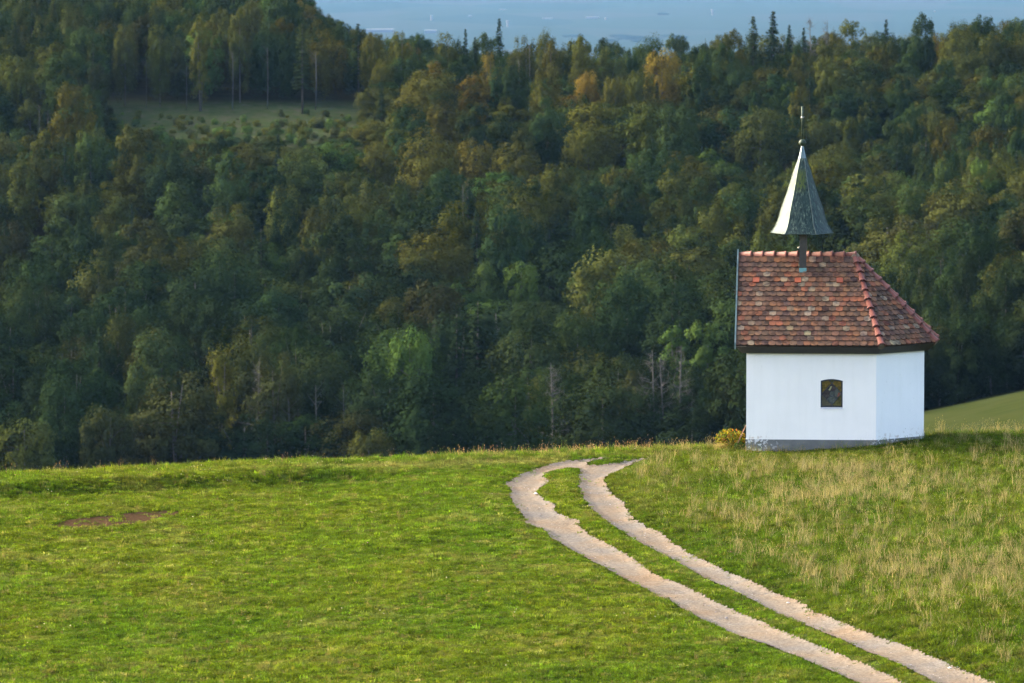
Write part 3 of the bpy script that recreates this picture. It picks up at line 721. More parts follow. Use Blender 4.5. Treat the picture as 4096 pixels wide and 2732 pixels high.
# pale trunks seen along the edge of the clearing and low in the wood
k = 0
for (x, top, bot, Y, w_) in [(930, 265, 425, 1042, 6), (1070, 250, 415, 1043, 5), (1262, 270, 410, 1043, 8), (745, 320, 425, 1042, 5), (805, 290, 440, 1040, 7), (585, 300, 420, 1043, 4), (1605, 330, 400, 1048, 6), (2075, 300, 385, 1046, 5), (2117, 240, 325, 1048, 5),
                             (155, 480, 640, 975, 6), (190, 500, 640, 973, 6), (303, 500, 600, 985, 5), (1258, 1600, 1720, 712, 9), (1150, 1650, 1760, 714, 8), (2010, 1570, 1660, 712, 7), (1370, 1600, 1700, 712, 5), (1850, 800, 1000, 890, 6)]:
    X = (x - CX) / F * Y; a = at(x, top - 60, Y); g = float(ground_z(X, Y)); mb = MB(); ww = w_ / F * Y * .33; ht = a.z - g
    mb.tube([(0, 0, -.5), (ww * 1.5, 0, ht * .5), (ww * .5, 0, ht)], [ww * .95, ww * .75, ww * .3], 6)
    for q in range(4):
        aa = r.uniform(0, 6.28); mb.tube([(ww * .5, 0, ht * (.75 + .06 * q)), (math.cos(aa) * 1.4, math.sin(aa) * 1.4, ht * (.85 + .07 * q))], [ww * .4, ww * .15], 4, False)
    o = empty('bare_tree', (X, Y, g)); mb.build('trunk', M_palebark, o, True)
    zone = ('at the edge above the clearing' if x < 1700 and top < 450 and x > 500 else 'at the left edge beside the clearing' if x < 500 else 'under the far tree line' if top < 450 else 'low in the dark wood' if top > 1200 else 'in the middle of the wood')
    k += 1; side = sorted([q for q in (930, 1070, 1262, 745, 805, 585, 1605)] if zone.startswith('at the edge') else [155, 190, 303] if zone.startswith('at the left') else [2075, 2117] if zone.startswith('under') else [1258, 1150, 2010, 1370] if zone.startswith('low') else [1850]).index(x)
    tag(o, 'pale bare tree trunk %s, %s from the left' % (zone, ORD[side]), 'tree trunk', 'pale trunks between the trees')
# scrub in the clearing
n = 420; yy = r.uniform(1000, 1042, n); uu = r.uniform(430, 1650, n); xx = (uu - CX) / F * yy; zz = ground_z(xx, yy); _, vv = proj(xx, yy, zz)
keep = (r.random(n) < sstep(440, 550, vv) * .7 + .16); xx, yy, zz, vv = xx[keep], yy[keep], zz[keep], vv[keep]; n = len(xx)
s = .03 + .09 * r.random(n) ** 2 + .10 * sstep(470, 560, vv) * r.random(n)
tint = np.array([np.array(PAL[r.choice(['olive green', 'mid green', 'light green', 'yellowing', 'brownish green'])]) for _ in range(n)]) * 1.1
tag(scatter('clearing_scrub', np.stack([xx, yy, zz - .3], -1), np.stack([xx * 0, xx * 0, r.uniform(0, 6, n)], -1), np.stack([s * 1.5, s * 1.5, s], -1), r.integers(0, 3, n), tint, [BL[0][0], BL[4][0], BL[5][0]], [M_leaf]),
    'low green scrub and saplings in the hillside clearing', 'scrub', kind='stuff')

# ------------------------------------------------------------------ the far plain: pale buildings
M_farwhite = simple('pale_render', (.12, .12, .12), .8, .05, 1); M_farroof = simple('far_roof', (.35, .3, .28), .8, .1, 1)
def on_plain(x, y):
    d = _dir(x, y); Y = (-470 - ZC) / (d[2] / d[1]); return Vector((d[0] / d[1] * Y, Y, -470))
for (x, y, wpx, hpx, kind, lab) in [(1726, 82, 9, 22, 'tower', 'slim white tower far out on the hazy plain'), (2031, 108, 14, 26, 'silo', 'white funnel-shaped tower far out on the plain right of the spruce'),
        (1520, 130, 110, 13, 'hall', 'long white industrial hall on the plain behind the tree line'), (1722, 134, 48, 13, 'hall', 'short white hall on the plain above the narrow tree'),
        (1880, 68, 14, 6, 'hall', 'small pale house row far out on the plain, left one'), (1945, 152, 10, 12, 'hall', 'small white block on the plain left of the tall spruce'),
        (2190, 76, 40, 4, 'hall', 'pale village strip far out on the plain, left one'), (2370, 74, 52, 6, 'hall', 'pale village strip far out on the plain, middle one'), (2424, 78, 10, 8, 'tower', 'small pale tower at the end of the village strip'),
        (2850, 62, 12, 24, 'silo', 'faint white tower on the plain left of the twin spruces'), (3740, 50, 6, 6, 'hall', 'tiny white building on the plain at the far right'), (2010, 40, 30, 3, 'hall', 'faint pale strip highest up on the hazy plain')]:
    p = on_plain(x, y); s = p.y / F; W, H = wpx * s, hpx * s; o = empty('distant_' + ('hall' if kind == 'hall' else 'tower'), p); mb = MB()
    if kind == 'hall':
        mb.box((0, 0, H / 2), (W, W * .5 + 4, H)); mb.build('wall', M_farwhite, o)
        rf = MB(); h2 = W * .25 + 2.2; rf.add([(-W / 2 - .5, -h2, H), (W / 2 + .5, -h2, H), (W / 2 + .5, h2, H), (-W / 2 - .5, h2, H), (-W / 2 - .5, 0, H * 1.15), (W / 2 + .5, 0, H * 1.15)], [(0, 1, 5, 4), (2, 3, 4, 5), (0, 4, 3), (1, 2, 5), (3, 2, 1, 0)]); rf.build('roof', M_farwhite, o)
    elif kind == 'silo':
        mb.lathe([(W * .28, 0), (W * .26, H * .45), (W * .5, H * .9), (W * .5, H), (0.01, H * 1.03)], 16); mb.build('shaft', M_farwhite, o, True)
    else:
        mb.lathe([(W * .5, 0), (W * .42, H * .9), (W * .42, H * .97), (.01, H)], 14); mb.build('shaft', M_farwhite, o, True)
    tag(o, lab, 'building', 'pale buildings on the far plain')
# hedges and groves on the plain
n = 4; yy = r.uniform(14500, 26000, n); uu = r.uniform(1300, 3600, n); xx = (uu - CX) / F * yy
s = r.uniform(.5, 1.6, n); tint = np.tile(np.array([.03, .05, .025]), (n, 1))
near = [on_plain(x_, y_) for x_, y_ in [(2480, 150), (2505, 160), (2430, 168), (2540, 155), (2290, 150), (2600, 162), (2680, 150), (2720, 155), (2560, 170)]]
pos = np.concatenate([np.stack([xx, yy, yy * 0 - 470.5], -1), np.array([tuple(p) for p in near])]); n2 = len(pos)
scl = np.concatenate([np.stack([s * 3, s, s * .55], -1), np.tile([6.0, 2.4, .7], (len(near), 1))]); tint = np.tile(np.array([.03, .05, .025]), (n2, 1))
tag(scatter('groves_on_plain', pos, np.zeros((n2, 3)), scl, r.integers(0, 2, n2), tint, [BL[0][0], BL[2][0]], [M_leaf]), 'dark groves and hedges scattered over the hazy plain', 'groves', kind='stuff')
# ------------------------------------------------------------------ chapel
A4 = math.radians(4.0)
CH = empty('chapel', ((2989 - CX) / F * YW, YW, 0.0), -A4)
tag(CH, 'small white chapel with red tiled roof and pointed copper spire on the meadow crest', 'chapel')
L1, CC, WD = 3.34, 1.23, 3.60
Zp = at(2989, 1757, 146).z; Zw = at(2989, 1411, 146).z; Ze = at(2989, 1385, 145.7).z; Zr = at(2989, 1019, 147.8).z
def Pu(x): return (x - 2989) / 155.9 / math.cos(A4)
def Pz(y, Y=146.0): return at(3300, y, Y).z
WP = [(0, 0), (L1, 0), (L1 + CC, CC), (L1 + CC, WD - CC), (L1, WD), (0, WD)]
t225 = math.tan(math.radians(22.5))
def offp(o, left):
    return [(-left, -o), (L1 + o * t225, -o), (L1 + CC + o, CC - o * t225), (L1 + CC + o, WD - CC + o * t225), (L1 + o * t225, WD + o), (-left, WD + o)]
# plaster: white limewash with faint stains and flaked spots near the foot
m, nt, b = new_mat('white_plaster')
tc = N(nt, 'ShaderNodeTexCoord'); sx = N(nt, 'ShaderNodeSeparateXYZ'); nt.links.new(tc.outputs['Object'], sx.inputs[0])
n1 = noise(nt, 1.1, 6, .6); n2 = noise(nt, 7, 5, .6); n3 = noise(nt, 60, 3, .6)
col = ramp(nt, n1, [(.3, (.83, .79, .725)), (.7, (.885, .84, .77))])
low = N(nt, 'ShaderNodeMapRange'); nt.links.new(sx.outputs[2], low.inputs[0]); low.inputs[1].default_value = Zp + .28; low.inputs[2].default_value = Zp
st = mth(nt, 'MULTIPLY', low.outputs[0], ramp(nt, n2, [(.57, (0, 0, 0)), (.64, (1, 1, 1))]))
right = N(nt, 'ShaderNodeMapRange'); nt.links.new(sx.outputs[0], right.inputs[0]); right.inputs[1].default_value = L1 - .1; right.inputs[2].default_value = L1 + .1
left_ = N(nt, 'ShaderNodeMapRange'); nt.links.new(sx.outputs[0], left_.inputs[0]); left_.inputs[1].default_value = .75; left_.inputs[2].default_value = .35
st2 = mth(nt, 'MULTIPLY', st, mth(nt, 'ADD', right.outputs[0], left_.outputs[0]))
col = mixc(nt, st2, col, (.60, .50, .40))
spk = ramp(nt, noise(nt, 16, 2, .5), [(.245, (1, 1, 1)), (.262, (0, 0, 0))])
col = mixc(nt, mth(nt, 'MULTIPLY', spk, .5), col, (.35, .33, .30))
nt.links.new(col, b.inputs['Base Color']); b.inputs['Roughness'].default_value = .92; b.inputs['Specular IOR Level'].default_value = .15
_vs = noise(nt, 1.0, 5, .6, mapped(nt, (7, 7, .7)))
col = mixc(nt, 1.0, col, ramp(nt, _vs, [(.30, (.965, .965, .955)), (.5, (.99, .99, .99)), (.7, (1, 1, 1))]), 'MULTIPLY'); nt.links.new(col, b.inputs['Base Color'])
bb = mth(nt, 'ADD', mth(nt, 'MULTIPLY', n3, .25), mth(nt, 'MULTIPLY', n2, 1.0)); bump(nt, bb, b, .35, .012)
M_plaster = m
m, nt, b = new_mat('plinth_paint')
n1 = noise(nt, 3.2, 6, .62); n2 = noise(nt, 9, 6, .65)
tc = N(nt, 'ShaderNodeTexCoord'); sx = N(nt, 'ShaderNodeSeparateXYZ'); nt.links.new(tc.outputs['Object'], sx.inputs[0])
g1 = N(nt, 'ShaderNodeMapRange'); nt.links.new(sx.outputs[0], g1.inputs[0]); g1.inputs[1].default_value = L1 - .35; g1.inputs[2].default_value = L1 + .15
g2 = N(nt, 'ShaderNodeMapRange'); nt.links.new(sx.outputs[0], g2.inputs[0]); g2.inputs[1].default_value = .95; g2.inputs[2].default_value = .35
base = ramp(nt, n1, [(.3, (.100, .102, .094)), (.55, (.138, .140, .130)), (.8, (.175, .175, .16))])
fl = mth(nt, 'MULTIPLY', ramp(nt, n2, [(.52, (0, 0, 0)), (.58, (1, 1, 1))]), mth(nt, 'ADD', g1.outputs[0], g2.outputs[0]))
nt.links.new(mixc(nt, fl, base, (.58, .57, .54)), b.inputs['Base Color']); b.inputs['Roughness'].default_value = .85; bump(nt, n2, b, .4, .01)
M_plinth = m

# wall with the arched window opening
wx0, wx1 = Pu(3286.5), Pu(3374.5); wz0, wz1, wz2 = Pz(1628), Pz(1521), Pz(1514)
arc = [(wx0 + (wx1 - wx0) * k / 10, wz1 + (wz2 - wz1) * math.sin(math.pi * k / 10)) for k in range(11)]
mb = MB(); zb, zt = Zp - .05, Zw + .22
mb.add([(0, 0, zb), (wx0, 0, zb), (wx0, 0, zt), (0, 0, zt)], [(0, 1, 2, 3)])
mb.add([(wx1, 0, zb), (L1, 0, zb), (L1, 0, zt), (wx1, 0, zt)], [(0, 1, 2, 3)])
mb.add([(wx0, 0, zb), (wx1, 0, zb), (wx1, 0, wz0), (wx0, 0, wz0)], [(0, 1, 2, 3)])
for k in range(10):
    mb.add([(arc[k][0], 0, arc[k][1]), (arc[k + 1][0], 0, arc[k + 1][1]), (arc[k + 1][0], 0, zt), (arc[k][0], 0, zt)], [(0, 1, 2, 3)])
ring = [(wx0, wz0), (wx1, wz0)] + arc[::-1]
RV = .10
for k in range(len(ring)):
    a, c = ring[k], ring[(k + 1) % len(ring)]
    mb.add([(a[0], 0, a[1]), (c[0], 0, c[1]), (c[0], RV, c[1]), (a[0], RV, a[1])], [(3, 2, 1, 0)])
for k in range(1, 6):
    p, q = WP[k], WP[(k + 1) % 6]
    if k < 5: mb.add([(*p, zb), (*q, zb), (*q, zt), (*p, zt)], [(0, 1, 2, 3)])
gz = lambda v: Ze + (Zr - Ze) * (1 - abs(v - WD / 2) / (WD / 2 + .31)) - .06
mb.add([(0, 0, zb), (0, WD, zb), (0, WD, gz(WD)), (0, WD / 2, gz(WD / 2)), (0, 0, gz(0))], [(4, 3, 2, 1, 0)])
wall = mb.build('wall', M_plaster, CH)
mb = MB(); po = [(x + (.015 if x > 1 else -.015), y + (-.015 if y < WD / 2 else .015)) for x, y in WP]
mb.add([(*p, -.5) for p in po] + [(*p, Zp) for p in po], [(k, (k + 1) % 6, (k + 1) % 6 + 6, k + 6) for k in range(6)] + [tuple(range(6, 12))])
mb.build('plinth', M_plinth, CH)

# boxed eaves
M_dark = simple('dark_sheet_metal', (.040, .034, .027), .55, .35, 9, .0, .4, .2)
o1, o0 = offp(.31, .27), offp(.12, .12); oi = offp(-.01, -.01)
for k in (0, 1, 2, 3, 4, 5):
    j = (k + 1) % 6; a1, b1, a0, b0, ai, bi = o1[k], o1[j], o0[k], o0[j], oi[k], oi[j]
    mb = MB(); zl = Zw
    if k == 5:
        continue
    v = [(*a1, Ze - .006), (*b1, Ze - .006), (*a0, zl), (*b0, zl), (*ai, zl), (*bi, zl), (*ai, Ze + .0), (*bi, Ze + .0)]
    mb.add(v, [(0, 2, 3, 1), (2, 4, 5, 3), (4, 6, 7, 5), (6, 0, 1, 7), (0, 6, 4, 2), (1, 3, 5, 7)])
    mb.build('eaves_board', M_dark, CH)
# seams of the sheet metal on the long eaves board
for u in (.55, 1.35, 2.9):
    mb = MB(); mb.add([(u, -.3125, Ze - .006), (u + .012, -.3125, Ze - .006), (u + .012, -.1235, Zw - .002), (u, -.1235, Zw - .002), (u, -.30, Ze), (u + .012, -.30, Ze), (u + .012, -.11, Zw + .01), (u, -.11, Zw + .01)],
                      [(0, 1, 2, 3), (0, 4, 5, 1), (3, 2, 6, 7), (0, 3, 7, 4), (1, 5, 6, 2)]); mb.build('eaves_seam', M_dark, CH)

# roof boards under the tiles
AP = (2.74, WD / 2); E6 = o1; R0 = (-.27, WD / 2)
M_board = simple('roof_boards', (.05, .035, .025), .9, .3, 6)
ev = [(*p, Ze) for p in E6] + [(*AP, Zr), (*R0, Zr)]
ev += [(.002, -.31, Ze - .002), (.002, WD + .31, Ze - .002)]
mb = MB(); mb.add(ev, [(0, 1, 6, 7), (1, 2, 6), (2, 3, 6), (3, 4, 6), (4, 5, 7, 6), (9, 4, 3, 2, 1, 8)])
roof = mb.build('roof', M_board, CH)

def tile_mat(name, typ):
    m, nt, b = new_mat(name)
    a = N(nt, 'ShaderNodeAttribute', attribute_type=typ, attribute_name='tint')
    sp = N(nt, 'ShaderNodeSeparateColor'); nt.links.new(a.outputs['Color'], sp.inputs[0])
    g = N(nt, 'ShaderNodeNewGeometry'); n = N(nt, 'ShaderNodeTexNoise', noise_dimensions='4D'); nt.links.new(g.outputs['Position'], n.inputs['Vector'])
    n.inputs['Scale'].default_value = 6.5; n.inputs['Detail'].default_value = 2; nt.links.new(mth(nt, 'MULTIPLY', sp.outputs[0], 173.0), n.inputs['W'])
    f2 = N(nt, 'ShaderNodeTexNoise'); nt.links.new(g.outputs['Position'], f2.inputs['Vector']); f2.inputs['Scale'].default_value = 45; f2.inputs['Detail'].default_value = 4
    dark = ramp(nt, n.outputs['Fac'], [(.36, (.42, .43, .50)), (.50, (.95, .95, .97)), (.66, (1.35, 1.2, 1.05))])
    c = mixc(nt, 1.0, a.outputs['Color'], dark, 'MULTIPLY')
    c = mixc(nt, 1.0, c, ramp(nt, f2.outputs['Fac'], [(.3, (.82, .82, .82)), (.7, (1.15, 1.15, 1.15))]), 'MULTIPLY')
    nt.links.new(c, b.inputs['Base Color']); b.inputs['Roughness'].default_value = .9; b.inputs['Specular IOR Level'].default_value = .08
    bump(nt, f2.outputs['Fac'], b, .35, .004); return m
M_tile = tile_mat('clay_tile', 'INSTANCER'); M_tileg = tile_mat('clay_tile_field', 'GEOMETRY')
TW = .1806; TT = .021; TL = .31
def tile_shape():
    w = TW / 2 - .0025; low = [(-w, .052), (-w * .93, .030), (-w * .72, .012), (-w * .38, .002), (0, 0), (w * .38, .002), (w * .72, .012), (w * .93, .030), (w, .052)]
    out = low + [(w, TL), (-w, TL)]; n = len(out)
    zt = lambda s: .006 + .046 * (1 - s / TL)
    v = [(x, s, zt(s) + TT) for x, s in out] + [(x, s, zt(s)) for x, s in out]
    f = [tuple(range(n)), tuple(range(n, 2 * n))[::-1]] + [(i, i + n, (i + 1) % n + n, (i + 1) % n) for i in range(n)]
    return v, f
TV, TF = tile_shape(); tile_me = mesh('roof_tile', TV, TF); tile_me.materials.append(M_tile)
rt = np.random.default_rng(5)
def tile_color():
    q = rt.random()
    if q < .085: c = np.array((.225, .165, .105)) * rt.uniform(.7, 1.15)
    elif q < .40: c = np.array((.138, .078, .049)) * rt.uniform(.85, 1.15)
    elif q < .70: c = np.array((.098, .060, .042)) * rt.uniform(.8, 1.15)
    elif q < .92: c = np.array((.175, .085, .047)) * rt.uniform(.85, 1.1)
    else: c = np.array((.20, .080, .045)) * rt.uniform(.85, 1.05)
    return c * (1 + rt.normal(size=3) * .03)
planes = []
def facet(a, b_, top):
    a, b_ = Vector((*a, Ze)), Vector((*b_, Ze)); e = (b_ - a).normalized(); tp = Vector((*top, Zr)); s = (tp - a); s = s - e * s.dot(e); Ls = s.length; s.normalize(); n = e.cross(s)
    return a, e, s, n, (b_ - a).length, Ls
fullt, clipt = [], []
VENTS = []
FAC = [(0, 1, AP, 'front'), (1, 2, AP, 'c1'), (2, 3, AP, 'end'), (3, 4, AP, 'c2'), (4, 5, AP, 'back')]
for (i, j, top, nm) in FAC:
    a, e, s, n, Lb, Ls = facet(E6[i], E6[j], top); g = Ls * .9065 / 17
    tpl = (Vector((*top, Zr)) - a).dot(e)
    def bounds(q):
        f = min(max(q / Ls, 0), 1); lo = f * tpl if nm not in ('front',) else 0.0; hi = Lb + (tpl - Lb) * f
        if nm == 'back': lo, hi = f * tpl, Lb
        return lo, hi
    for row in range(18):
        q0 = row * g - .012; off = (row % 2) * TW / 2 + (.03 if nm == 'front' else .05)
        k0 = -1; lo, hi = bounds(max(q0, 0)); k = int((lo - off) / TW) - 1
        if row == 17: L_avail = Ls - q0 - .03
        while True:
            c = off + k * TW
            if c - TW / 2 > hi: break
            k += 1
            if c + TW / 2 < lo: continue
            org = a + e * (c + rt.normal() * .0015) + s * (q0 + rt.normal() * .0025)
            ang = rt.normal() * .006
            ee = (e * math.cos(ang) + s * math.sin(ang)); ss = (s * math.cos(ang) - e * math.sin(ang))
            M = Matrix(((ee.x, ss.x, n.x, org.x), (ee.y, ss.y, n.y, org.y), (ee.z, ss.z, n.z, org.z), (0, 0, 0, 1)))
            lo2, hi2 = bounds(q0 + TL); inside = c - TW / 2 > max(lo, lo2) + .0 and c + TW / 2 < min(hi, hi2)
            if row >= 16: inside = False
            if nm == 'front' and row == 13:
                px = 2989 + (c + E6[0][0]) * 155.5
                if any(abs(px - q) < 14.5 for q in (3030, 3200, 3369.5)): VENTS.append(M.copy())
            if nm == 'front' and inside: fullt.append((row, M))
            elif inside: clipt.append((M, None))
            else: clipt.append((M, (a, e, s, n, Lb, Ls, tpl, nm)))
fullt.sort(key=lambda t: t[0])
for row, M in fullt[:300]:
    o = bpy.data.objects.new('roof_tile', tile_me); COL.objects.link(o); o.parent = roof; o.matrix_local = M; o['tint'] = [float(q) for q in tile_color()]
bm = bmesh.new(); tl_ = bm.verts.layers.float_color.new('tint')
for M, cl in [(M, None) for _, M in fullt[300:]] + clipt:
    b2 = bmesh.new(); vs = [b2.verts.new(M @ Vector(p)) for p in TV]
    for f in TF: b2.faces.new([vs[i] for i in f])
    if cl:
        a, e, s, n, Lb, Ls, tpl, nm = cl
        lines = []
        p_r = a + e * Lb; p_t = a + e * tpl + s * Ls
        if nm == 'front': lines = [(p_r, (p_t - p_r), 1), (a + e * .012, s, -1)]
        elif nm == 'back': lines = [(a, (p_t - a), -1), (a + e * (Lb - .012), s, 1)]
        else: lines = [(p_r, (p_t - p_r), 1), (a, (p_t - a), -1)]
        for p0, d, sg in lines:
            nn = d.cross(n).normalized() * sg
            bmesh.ops.bisect_plane(b2, geom=b2.verts[:] + b2.edges[:] + b2.faces[:], plane_co=p0, plane_no=nn, clear_outer=True)
        bmesh.ops.bisect_plane(b2, geom=b2.verts[:] + b2.edges[:] + b2.faces[:], plane_co=a + s * (Ls - .02), plane_no=s, clear_outer=True)
    c = tile_color(); mp = {}
    for v in b2.verts:
        w = bm.verts.new(v.co); w[tl_] = (*c, 1); mp[v] = w
    for f in b2.faces:
        try: bm.faces.new([mp[v] for v in f.verts])
        except ValueError: pass
    b2.free()
me = bpy.data.meshes.new('cut_roof_tiles'); bm.to_mesh(me); bm.free()
o = link('cut_roof_tiles', me, M_tileg, roof); o['kind'] = 'stuff'; o['label'] = 'upper and cut tiles along the hips and the ridge'
M_red = simple('new_red_clay', (.27, .065, .028), .6, .25, 14)
for M in VENTS:
    mb = MB(); w = TW / 2 - .008
    v = [(-w, -.03, .03), (w, -.03, .03), (w, -.03, .085), (-w, -.03, .085), (-w, .15, .05), (w, .15, .05), (w, .15, .055), (-w, .15, .055)]
    mb.add([M @ Vector(p) for p in v], [(0, 1, 2, 3), (3, 2, 6, 7), (0, 3, 7, 4), (1, 5, 6, 2), (0, 4, 5, 1), (4, 7, 6, 5)])
    o = mb.build('vent_tile', M_red, roof); o['label'] = 'bright red hooded vent tile'

# ridge and hip tiles
m, nt, b = new_mat('glazed_ridge_clay'); nn = noise(nt, 5, 5, .6)
nt.links.new(ramp(nt, nn, [(.3, (.12, .040, .029)), (.6, (.165, .060, .045)), (.8, (.20, .085, .062))]), b.inputs['Base Color']); b.inputs['Roughness'].default_value = .6; b.inputs['Specular IOR Level'].default_value = .2
M_ridge = m
def half_round(L=.345, r0=.076, r1=.092, seg=10):
    prof = [(0, r0), (L - .05, r1 - .002), (L - .045, r1 + .012), (L, r1 + .016)]; v, f = [], []
    def ringv(x, rad):
        return [(x, rad * math.cos(a), rad * math.sin(a)) for a in [math.radians(-22 + 224 * k / seg) for k in range(seg + 1)]]
    for x, rad in prof: v += ringv(x, rad)
    n1_ = len(prof)
    for x, rad in prof: v += ringv(x, rad - .014)
    w = seg + 1
    for i in range(n1_ - 1):
        for k in range(seg):
            f.append((i * w + k, (i + 1) * w + k, (i + 1) * w + k + 1, i * w + k + 1))
            j = (i + n1_) * w; f.append((j + k, j + k + 1, j + w + k + 1, j + w + k))
    for i, fl in ((0, 0), (n1_ - 1, 1)):
        for k in range(seg):
            a_, b_ = i * w + k, (i + n1_) * w + k
            f.append((a_, a_ + 1, b_ + 1, b_) if not fl else (a_, b_, b_ + 1, a_ + 1))
    return mesh('ridge_tile', v, f, False)
hr = half_round(); hr.materials.append(M_ridge)
for p in hr.polygons: p.use_smooth = len(p.vertices) == 4 and abs(p.normal.x) < .5
def lay(name, p, q, n, tilt=.028, lift=.0, start=0.0):
    p, q = Vector(p), Vector(q); d = (q - p); Ln = d.length; d.normalize(); up = Vector((0, 0, 1)); up = (up - d * up.dot(d)).normalized(); sd = up.cross(d); st = (Ln - start) / n
    for k in range(n):
        dd = (d + up * tilt + sd * float(rt.normal() * .006)).normalized(); uu = (up - dd * up.dot(dd)).normalized(); s2 = uu.cross(dd)
        o = p + d * (start + k * st - .02) + up * (lift + rt.normal() * .002)
        M = Matrix(((dd.x, s2.x, uu.x, o.x), (dd.y, s2.y, uu.y, o.y), (dd.z, s2.z, uu.z, o.z), (0, 0, 0, 1)))
        ob = bpy.data.objects.new(name, hr); COL.objects.link(ob); ob.parent = roof; ob.matrix_local = M
lay('ridge_tile', (R0[0] + .03, R0[1], Zr - .012), (AP[0] + .04, AP[1], Zr - .005), 10)
for c in (1, 2, 3, 4): lay('hip_tile', (*AP, Zr - .005), (*E6[c], Ze + .02), 10, .03, .0)
M_mortar = simple('mossy_mortar', (.16, .12, .08), .95, .4, 12, 0, .1, .5)
for c in (1, 2, 3, 4):
    mb = MB(); mb.tube([(*AP, Zr - .03), (*E6[c], Ze - .005)], [.088, .088], 8); mb.build('mortar_bed', M_mortar, roof)
mb = MB(); mb.tube([(R0[0] + .03, R0[1], Zr - .05), (*AP, Zr - .05)], .088, 8); mb.build('mortar_bed', M_mortar, roof)
mb = MB(); mb.lathe([(.14, Zr - .08), (.12, Zr + .0), (.07, Zr + .055), (.001, Zr + .07)], 14, (AP[0] + .02, AP[1])); mb.build('ridge_cap', M_mortar, roof, True)

# green copper verge flashing on the gable side
m, nt, b = new_mat('verge_copper'); nn = noise(nt, 4, 5, .6)
nt.links.new(ramp(nt, nn, [(.35, (.07, .10, .10)), (.55, (.12, .18, .17)), (.7, (.19, .21, .19))]), b.inputs['Base Color']); b.inputs['Roughness'].default_value = .5; b.inputs['Metallic'].default_value = .35
M_verge = m
for sd in (0, 1):
    v0 = -.33 if sd == 0 else WD + .33; x0, x1 = -.30, -.262
    pts = []
    for (v_, z_) in ((v0, Ze - .02), (WD / 2, Zr + .0)):
        for x in (x0, x1):
            pts += [(x, v_, z_ - .06), (x, v_, z_ + .115)]
    pts[4:] = [(x, y, z + (.03 if z > Zr else 0)) for x, y, z in pts[4:]]
    mb = MB(); mb.add(pts, [(0, 1, 5, 4), (2, 6, 7, 3), (1, 3, 7, 5), (0, 4, 6, 2), (0, 2, 3, 1), (4, 5, 7, 6)]); mb.build('verge_flashing', M_verge, roof)

# window: iron frame, leaded panes
M_iron = simple('window_iron', (.030, .035, .048), .5, .3, 10, .3, .5)
FV = .045
win = empty('window', (0, 0, 0), 0, CH)
def inset(rg, d):
    cx_ = sum(p[0] for p in rg) / len(rg); cz_ = (wz0 + wz1) / 2
    hx, hz = (wx1 - wx0) / 2, (wz2 - wz0) / 2
    return [(cx_ + (p[0] - (wx0 + wx1) / 2) * (1 - d / hx) - cx_ + (wx0 + wx1) / 2, cz_ + (p[1] - cz_) * (1 - d / hz)) for p in rg]
ri = inset(ring, .032); n = len(ring); mb = MB()
v = [(p[0], FV, p[1]) for p in ring] + [(p[0], FV, p[1]) for p in ri] + [(p[0], FV + .035, p[1]) for p in ri]
mb.add(v, [(k, (k + 1) % n, (k + 1) % n + n, k + n) for k in range(n)] + [(k + n, (k + 1) % n + n, (k + 1) % n + 2 * n, k + 2 * n) for k in range(n)])
mb.build('frame', M_iron, win)
def zx(a, c): return (Pu(3250 + a / 8.71), Pz(1480 + c / 8.71))
def glass(name, c1, c2, c3, sc=14):
    m, nt, b = new_mat(name); nn = noise(nt, sc, 5, .65)
    nt.links.new(ramp(nt, nn, [(.32, c1), (.5, c2), (.66, c3)]), b.inputs['Base Color']); b.inputs['Roughness'].default_value = .22; b.inputs['Specular IOR Level'].default_value = .35
    bump(nt, noise(nt, 40, 2), b, .25, .004); return m
G_ol = glass('olive_glass', (.035, .032, .010), (.080, .070, .024), (.13, .11, .045)); G_gold = glass('golden_glass', (.04, .032, .008), (.115, .080, .020), (.20, .12, .03))
G_grey = glass('grey_glass', (.03, .032, .03), (.07, .078, .07), (.10, .11, .10), 20); G_brown = glass('taupe_glass', (.045, .04, .026), (.085, .074, .05), (.12, .10, .065))
G_red = glass('red_glass', (.12, .04, .03), (.18, .07, .05), (.2, .09, .07)); G_pl = glass('plum_glass', (.02, .016, .018), (.045, .036, .038), (.08, .07, .065))
TLc, TRc, BLc, BRc = zx(345, 370), zx(1050, 370), zx(355, 1240), zx(1050, 1240)
dT, dR, dB, dL = zx(702, 440), zx(1052, 800), zx(712, 1195), zx(345, 830); tA, tB = zx(590, 330), zx(820, 330); bA, bB = zx(672, 1240), zx(760, 1240); cC = zx(705, 820)
mid = lambda a, c, t=.5: (a[0] + (c[0] - a[0]) * t, a[1] + (c[1] - a[1]) * t)
panes = [([TLc, tA, dT, dL], G_gold), ([TRc, tB, dT, dR], G_gold), ([tA, tB, dT], G_ol), ([dL, BLc, bA, dB], G_brown), ([dR, BRc, bB, dB], G_ol), ([bA, bB, dB], G_brown),
         ([dT, mid(dT, dR), cC, mid(dT, dL)], G_pl), ([mid(dT, dR), dR, mid(dR, dB), cC], G_grey), ([mid(dT, dL), cC, mid(dL, dB), dL], G_pl), ([cC, mid(dR, dB), dB, mid(dL, dB)], G_grey)]
for k, (pp, mt) in enumerate(panes):
    yv = FV + .022 + .0007 * k; mb = MB(); mb.add([(p[0], yv, p[1]) for p in pp] + [(p[0], yv + .004, p[1]) for p in pp], [tuple(range(len(pp))), tuple(range(len(pp), 2 * len(pp)))[::-1]] + [(i, (i + 1) % len(pp), (i + 1) % len(pp) + len(pp), i + len(pp)) for i in range(len(pp))])
    mb.build('pane', mt, win)
rp = [(zx(930, 770)), zx(1010, 790), zx(960, 900), zx(885, 930)]
